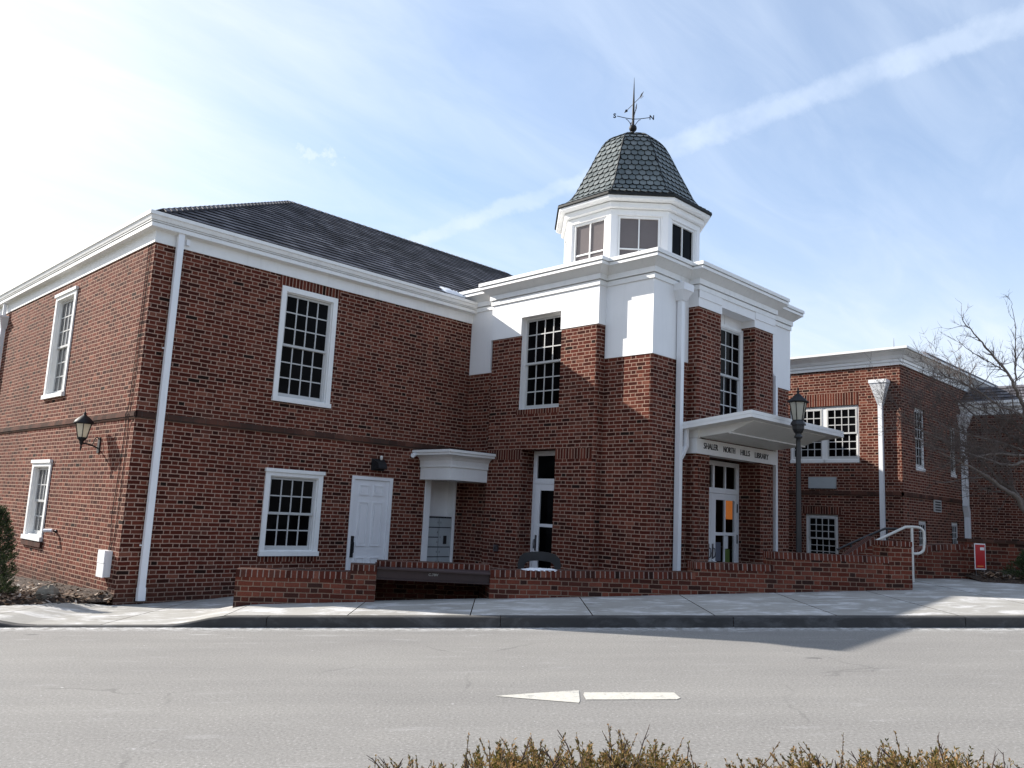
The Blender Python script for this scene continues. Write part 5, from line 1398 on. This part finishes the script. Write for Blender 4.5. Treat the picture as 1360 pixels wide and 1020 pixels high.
# evergreen shrub by the sunlit wall
def conifer(name, base, H, R, n, seed, label, cat='shrub'):
    rnd = random.Random(seed); root = thing(name, base, label, cat)
    b = MB(); b.tube([base + Vector((0, 0, -0.05)), base + Vector((0, 0, H * 0.9))], [0.04, 0.008], 6); b.build('trunk', M['bark'], root)
    f = MB()
    for i in range(n):
        t = rnd.random() ** 1.25; z = 0.03 + t * H; an = rnd.uniform(0, 2 * math.pi)
        rr = R * (1 - t) ** 0.75 * (0.76 + 0.30 * math.sin(an * 3 + seed + t * 5) + 0.12 * math.sin(an * 7 + t * 9)) * rnd.uniform(0.55, 1.02)
        p = base + Vector((rr * math.cos(an), rr * math.sin(an), z)); d = Vector((math.cos(an) * 0.65, math.sin(an) * 0.65, rnd.uniform(0.5, 1.3)))
        sprig(f, rnd, p, d, rnd.uniform(0.08, 0.17), 0, 24, ll=(0.03, 0.055), lw=0.0055, spread=0.8, r=0.003)
    f.build('foliage', [M['evergreen'], M['bark']], root); return root
sb = at_h(-14, 770, 13.6); sb.z = -0.02
conifer('evergreen_shrub', sb, 1.32, 0.47, 900, 5, 'dark green conical evergreen shrub at the foot of the sunlit brick wall')
sb2 = at_h(1368, 778, 15.3); sb2.z = 0.93
sh2 = conifer('evergreen_shrub', sb2, 0.42, 0.36, 420, 8, 'low dark shrub at the right edge beside the dark garden wall')

# boulder and leaf litter
b = MB(); rnd = random.Random(4); bc_ = at_h(64, 788, 13.6); bc_.z = 0.04
rows = []
for j in range(9):
    th = math.pi * j / 8
    rows.append([bc_ + Vector((0.17 * math.sin(th) * math.cos(2 * math.pi * i / 14) * (1 + 0.18 * math.sin(i * 1.7 + j)), 0.15 * math.sin(th) * math.sin(2 * math.pi * i / 14) * (1 + 0.15 * math.cos(i * 2.3)), 0.15 * math.cos(th) * (1 + 0.12 * math.sin(i * 2.1)) + 0.04)) for i in range(14)])
b.grid(rows[::-1], 0, False, True)
tag(b.build('boulder', M['stone']), 'tan boulder half buried in leaf litter at the foot of the sunlit wall', 'rock')
def litter(name, n, fn, seed):
    rnd = random.Random(seed); b = MB()
    for i in range(n):
        p = fn(rnd); l = rnd.uniform(0.025, 0.06); an = rnd.uniform(0, 2 * math.pi)
        d = Vector((math.cos(an), math.sin(an), rnd.uniform(-0.3, 0.6))) * l; w_ = Vector((-math.sin(an), math.cos(an), rnd.uniform(-0.6, 0.6))) * l * rnd.uniform(0.3, 0.5)
        b.poly([p - d, p - w_, p + d, p + w_])
    o = b.build(name, M['dead_leaf']); o['kind'] = 'stuff'; return o
def lf1(r):
    while True:
        s = r.uniform(-9.5, -6.2); h = r.uniform(12.3, 16.5)
        p = loc(s, h, 0)
        if p.x < -0.02 and h > hback(s) - 0.14: break
    return Vector((p.x, p.y, zr(s) + 0.05 + 0.07 * min(1, max(0, h - hback(s)) / 0.15) + r.uniform(0, 0.07)))
tag(litter('leaf_litter', 3200, lf1, 1), 'brown dead leaves strewn in the bed under the sunlit wall', 'leaves', kind='stuff')
def lf2(r): s = r.uniform(8.8, 11.5); h = r.uniform(lerp_tab(s, [(8.6, 15.5), (9.3, 15.15), (12.5, 13.3)]), 16.2); return loc(s, h, zs(s, h) + 0.07 + r.uniform(0, 0.07))
tag(litter('leaf_litter', 1500, lf2, 2), 'brown dead leaves in the mulch bed around the red sign', 'leaves', kind='stuff')

# ------------------------------------------------------------------ bare tree on the right
TR = thing('bare_tree', loc(10.35, 15.7, 0.95), 'leafless tree with fine spreading twigs at the right edge in front of the lower building', 'tree')
rnd = random.Random(21); tk = MB(); cr = MB()
TH_ = 15.7
def rndv(r, k_=1.0): return Vector((r.gauss(0, k_), r.gauss(0, k_), r.gauss(0, k_)))
def twig(p, d, L, r, lev):
    n = max(3, int(L / 0.07)); pts = [p]; dd = d.normalized(); q = p
    for i in range(n):
        dd = (dd + rndv(rnd, 0.16) + Vector((0, 0, 0.035))).normalized(); q = q + dd * (L / n); pts.append(q)
    cr.tube(pts, [r * (1 - 0.75 * i / n) for i in range(n + 1)], 4 if r > 0.006 else 3, 0, False)
    if lev <= 0: return
    m_ = rnd.randint(4, 7) if lev > 1 else rnd.randint(3, 6)
    for k_ in range(m_):
        i = rnd.randint(1, n); t = (pts[min(i + 1, n)] - pts[i - 1]).normalized()
        nd = (t * 0.8 + rndv(rnd, 0.5) + Vector((0, 0, 0.22))).normalized()
        twig(pts[i], nd, L * rnd.uniform(0.35, 0.62), max(r * (1 - 0.75 * i / n) * 0.66, 0.0030), lev - 1)
def limb(px, r0, r1, dep=0.0, kids=8, klen=(0.5, 1.1), lev=2, dz=0.0):
    n = len(px); pts = []
    for i, q in enumerate(px): pts.append(at_h(q[0], q[1], TH_ + dep * i / (n - 1) + rnd.uniform(-0.05, 0.05)) if len(q) == 2 else Vector(q))
    sp_ = smooth_path(pts, 5); m_ = len(sp_)
    rr = [r0 + (r1 - r0) * i / (m_ - 1) for i in range(m_)]
    sp_ = [q + rndv(rnd, 0.006) if 0 < i < m_ - 1 else q for i, q in enumerate(sp_)]
    (tk if r0 > 0.016 else cr).tube(sp_, rr, 7, 0, True)
    for k_ in range(int(kids * 1.35)):
        i = rnd.randint(max(1, m_ // 6), m_ - 1); t = (sp_[min(i + 1, m_ - 1)] - sp_[i - 1]).normalized()
        nd = (t * 0.55 + rndv(rnd, 0.55) + Vector((0, 0, 0.25)) - SV * 0.15).normalized()
        twig(sp_[i], nd, rnd.uniform(*klen), min(rr[i] * 0.55, 0.011) + 0.001, lev)
    return sp_
base = loc(10.35, 15.7, 0.9); fork = loc(10.15, 15.7, 2.0); up = loc(10.05, 15.75, 3.2)
tk.tube(smooth_path([base - Vector((0, 0, 0.1)), base + Vector((0, 0, 0.3)), fork, up, loc(9.9, 15.8, 3.9)]), [0.16 - 0.004 * i for i in range(25)], 10)
def W3(v): return tuple(v)
limb([W3(fork), (1362, 680), (1351, 661), (1336, 651), (1312, 633.5), (1292, 622), (1275, 614), (1246, 600)], 0.055, 0.008, -1.2, 16, (0.35, 0.9))
limb([(1312, 633.5), (1295, 635), (1283, 635), (1257, 641), (1243, 639.5)], 0.020, 0.005, -0.5, 7, (0.25, 0.6), 1)
limb([W3(fork), (1363, 672), (1346, 651), (1328, 638), (1306, 614), (1287, 601), (1262, 590)], 0.042, 0.007, 0.9, 18, (0.4, 0.95))
limb([W3(up), (1362, 606), (1330, 600), (1296, 594), (1262, 588), (1232, 575), (1212, 563), (1187, 542)], 0.038, 0.004, 0.6, 26, (0.35, 0.9))
limb([W3(up), (1364, 612), (1340, 618), (1310, 610), (1280, 600), (1250, 598), (1222, 585)], 0.034, 0.005, -1.0, 22, (0.35, 0.85))
limb([W3(up), (1362, 590), (1340, 578), (1316, 566), (1290, 548), (1262, 522), (1240, 510)], 0.030, 0.004, 1.0, 20, (0.35, 0.9))
top = loc(9.9, 15.8, 3.9)
limb([W3(top), (1361, 545), (1356, 532), (1347.5, 514), (1337, 494.6), (1310.5, 463), (1302, 452), (1281, 428), (1278, 423)], 0.042, 0.004, -0.6, 15, (0.2, 0.45), 1)
limb([(1337, 494.6), (1322, 485), (1303.5, 475), (1279, 459), (1270, 447)], 0.014, 0.003, 0.6, 9, (0.2, 0.45), 1)
limb([(1347.5, 514), (1349, 503.5), (1348.5, 484), (1352, 473), (1362, 460)], 0.018, 0.006, 0.3, 8, (0.2, 0.45), 1)
limb([(1349, 503), (1348, 470), (1348.5, 454), (1348.5, 433), (1345, 414), (1343, 400)], 0.012, 0.003, -0.3, 7, (0.15, 0.35), 1)
limb([W3(top), (1364, 560), (1352, 548), (1330, 540), (1300, 520), (1272, 505), (1256, 500), (1246, 490)], 0.028, 0.004, -1.4, 26, (0.3, 0.75))
limb([W3(top), (1366, 530), (1365, 500), (1360, 475), (1362, 455)], 0.030, 0.005, 0.8, 10, (0.25, 0.5), 1)
limb([W3(up), (1362, 600), (1335, 590), (1305, 582), (1275, 575), (1245, 560), (1222, 545)], 0.030, 0.004, 0.2, 26, (0.3, 0.8))
limb([W3(up), (1364, 606), (1345, 604), (1320, 603), (1296, 606), (1270, 612), (1248, 620)], 0.030, 0.004, -0.8, 24, (0.3, 0.7))
limb([W3(top), (1363, 575), (1340, 560), (1318, 552), (1292, 540), (1268, 535)], 0.026, 0.004, 0.4, 22, (0.3, 0.75))
tk.build('trunk', M['bark'], TR); cr.build('crown', M['twig'], TR)

# ------------------------------------------------------------------ unseen wooded hill added behind the camera to cut low sky light
g = MB()
hh_ = [-16 - 6 * i for i in range(22)]
def hillz(s, h): d = max(0.0, -h - 18); return zr(s) - 0.3 + 9 * (1 - math.exp(-(d / 55.0) ** 1.3)) + 1.2 * math.sin(s * 0.06) * min(1, d / 20)
g.grid([[loc(s, h, hillz(s, h)) for s in [-150 + 7.5 * i for i in range(41)]] for h in hh_], 0, True)
structure(g.build('added_hillside', M['mulch']))
rnd = random.Random(77); wd_ = MB()
for i in range(380):
    s = rnd.uniform(-120, 120); h = -22 - 75 * rnd.random() ** 1.3; p0 = loc(s, h, hillz(s, h) - 0.3); H = rnd.uniform(6, 10)
    wd_.tube([p0, p0 + Vector((rnd.uniform(-.5, .5), rnd.uniform(-.5, .5), H * 0.6)), p0 + Vector((rnd.uniform(-1, 1), rnd.uniform(-1, 1), H))], [0.22, 0.13, 0.03], 5, 0, False)
    for k_ in range(16):
        a_ = rnd.uniform(0, 2 * math.pi); z_ = H * rnd.uniform(0.35, 0.95); L_ = (H - z_ * 0.6) * rnd.uniform(0.25, 0.5)
        q = p0 + Vector((0, 0, z_)); e = q + Vector((math.cos(a_) * L_, math.sin(a_) * L_, L_ * 0.7)); wd_.tube([q, e], [0.07, 0.02], 3, 0, False)
        for j in range(5):
            f_ = q.lerp(e, rnd.uniform(0.3, 1)); wd_.tube([f_, f_ + Vector((rnd.uniform(-1, 1), rnd.uniform(-1, 1), rnd.uniform(0.1, 1.2))) * 1.3], [0.05, 0.02], 3, 0, False)
tag(wd_.build('added_wood', M['bark']), 'leafless woodland on an unseen hill, added behind the camera to block low sky', 'added_wood', kind='stuff')
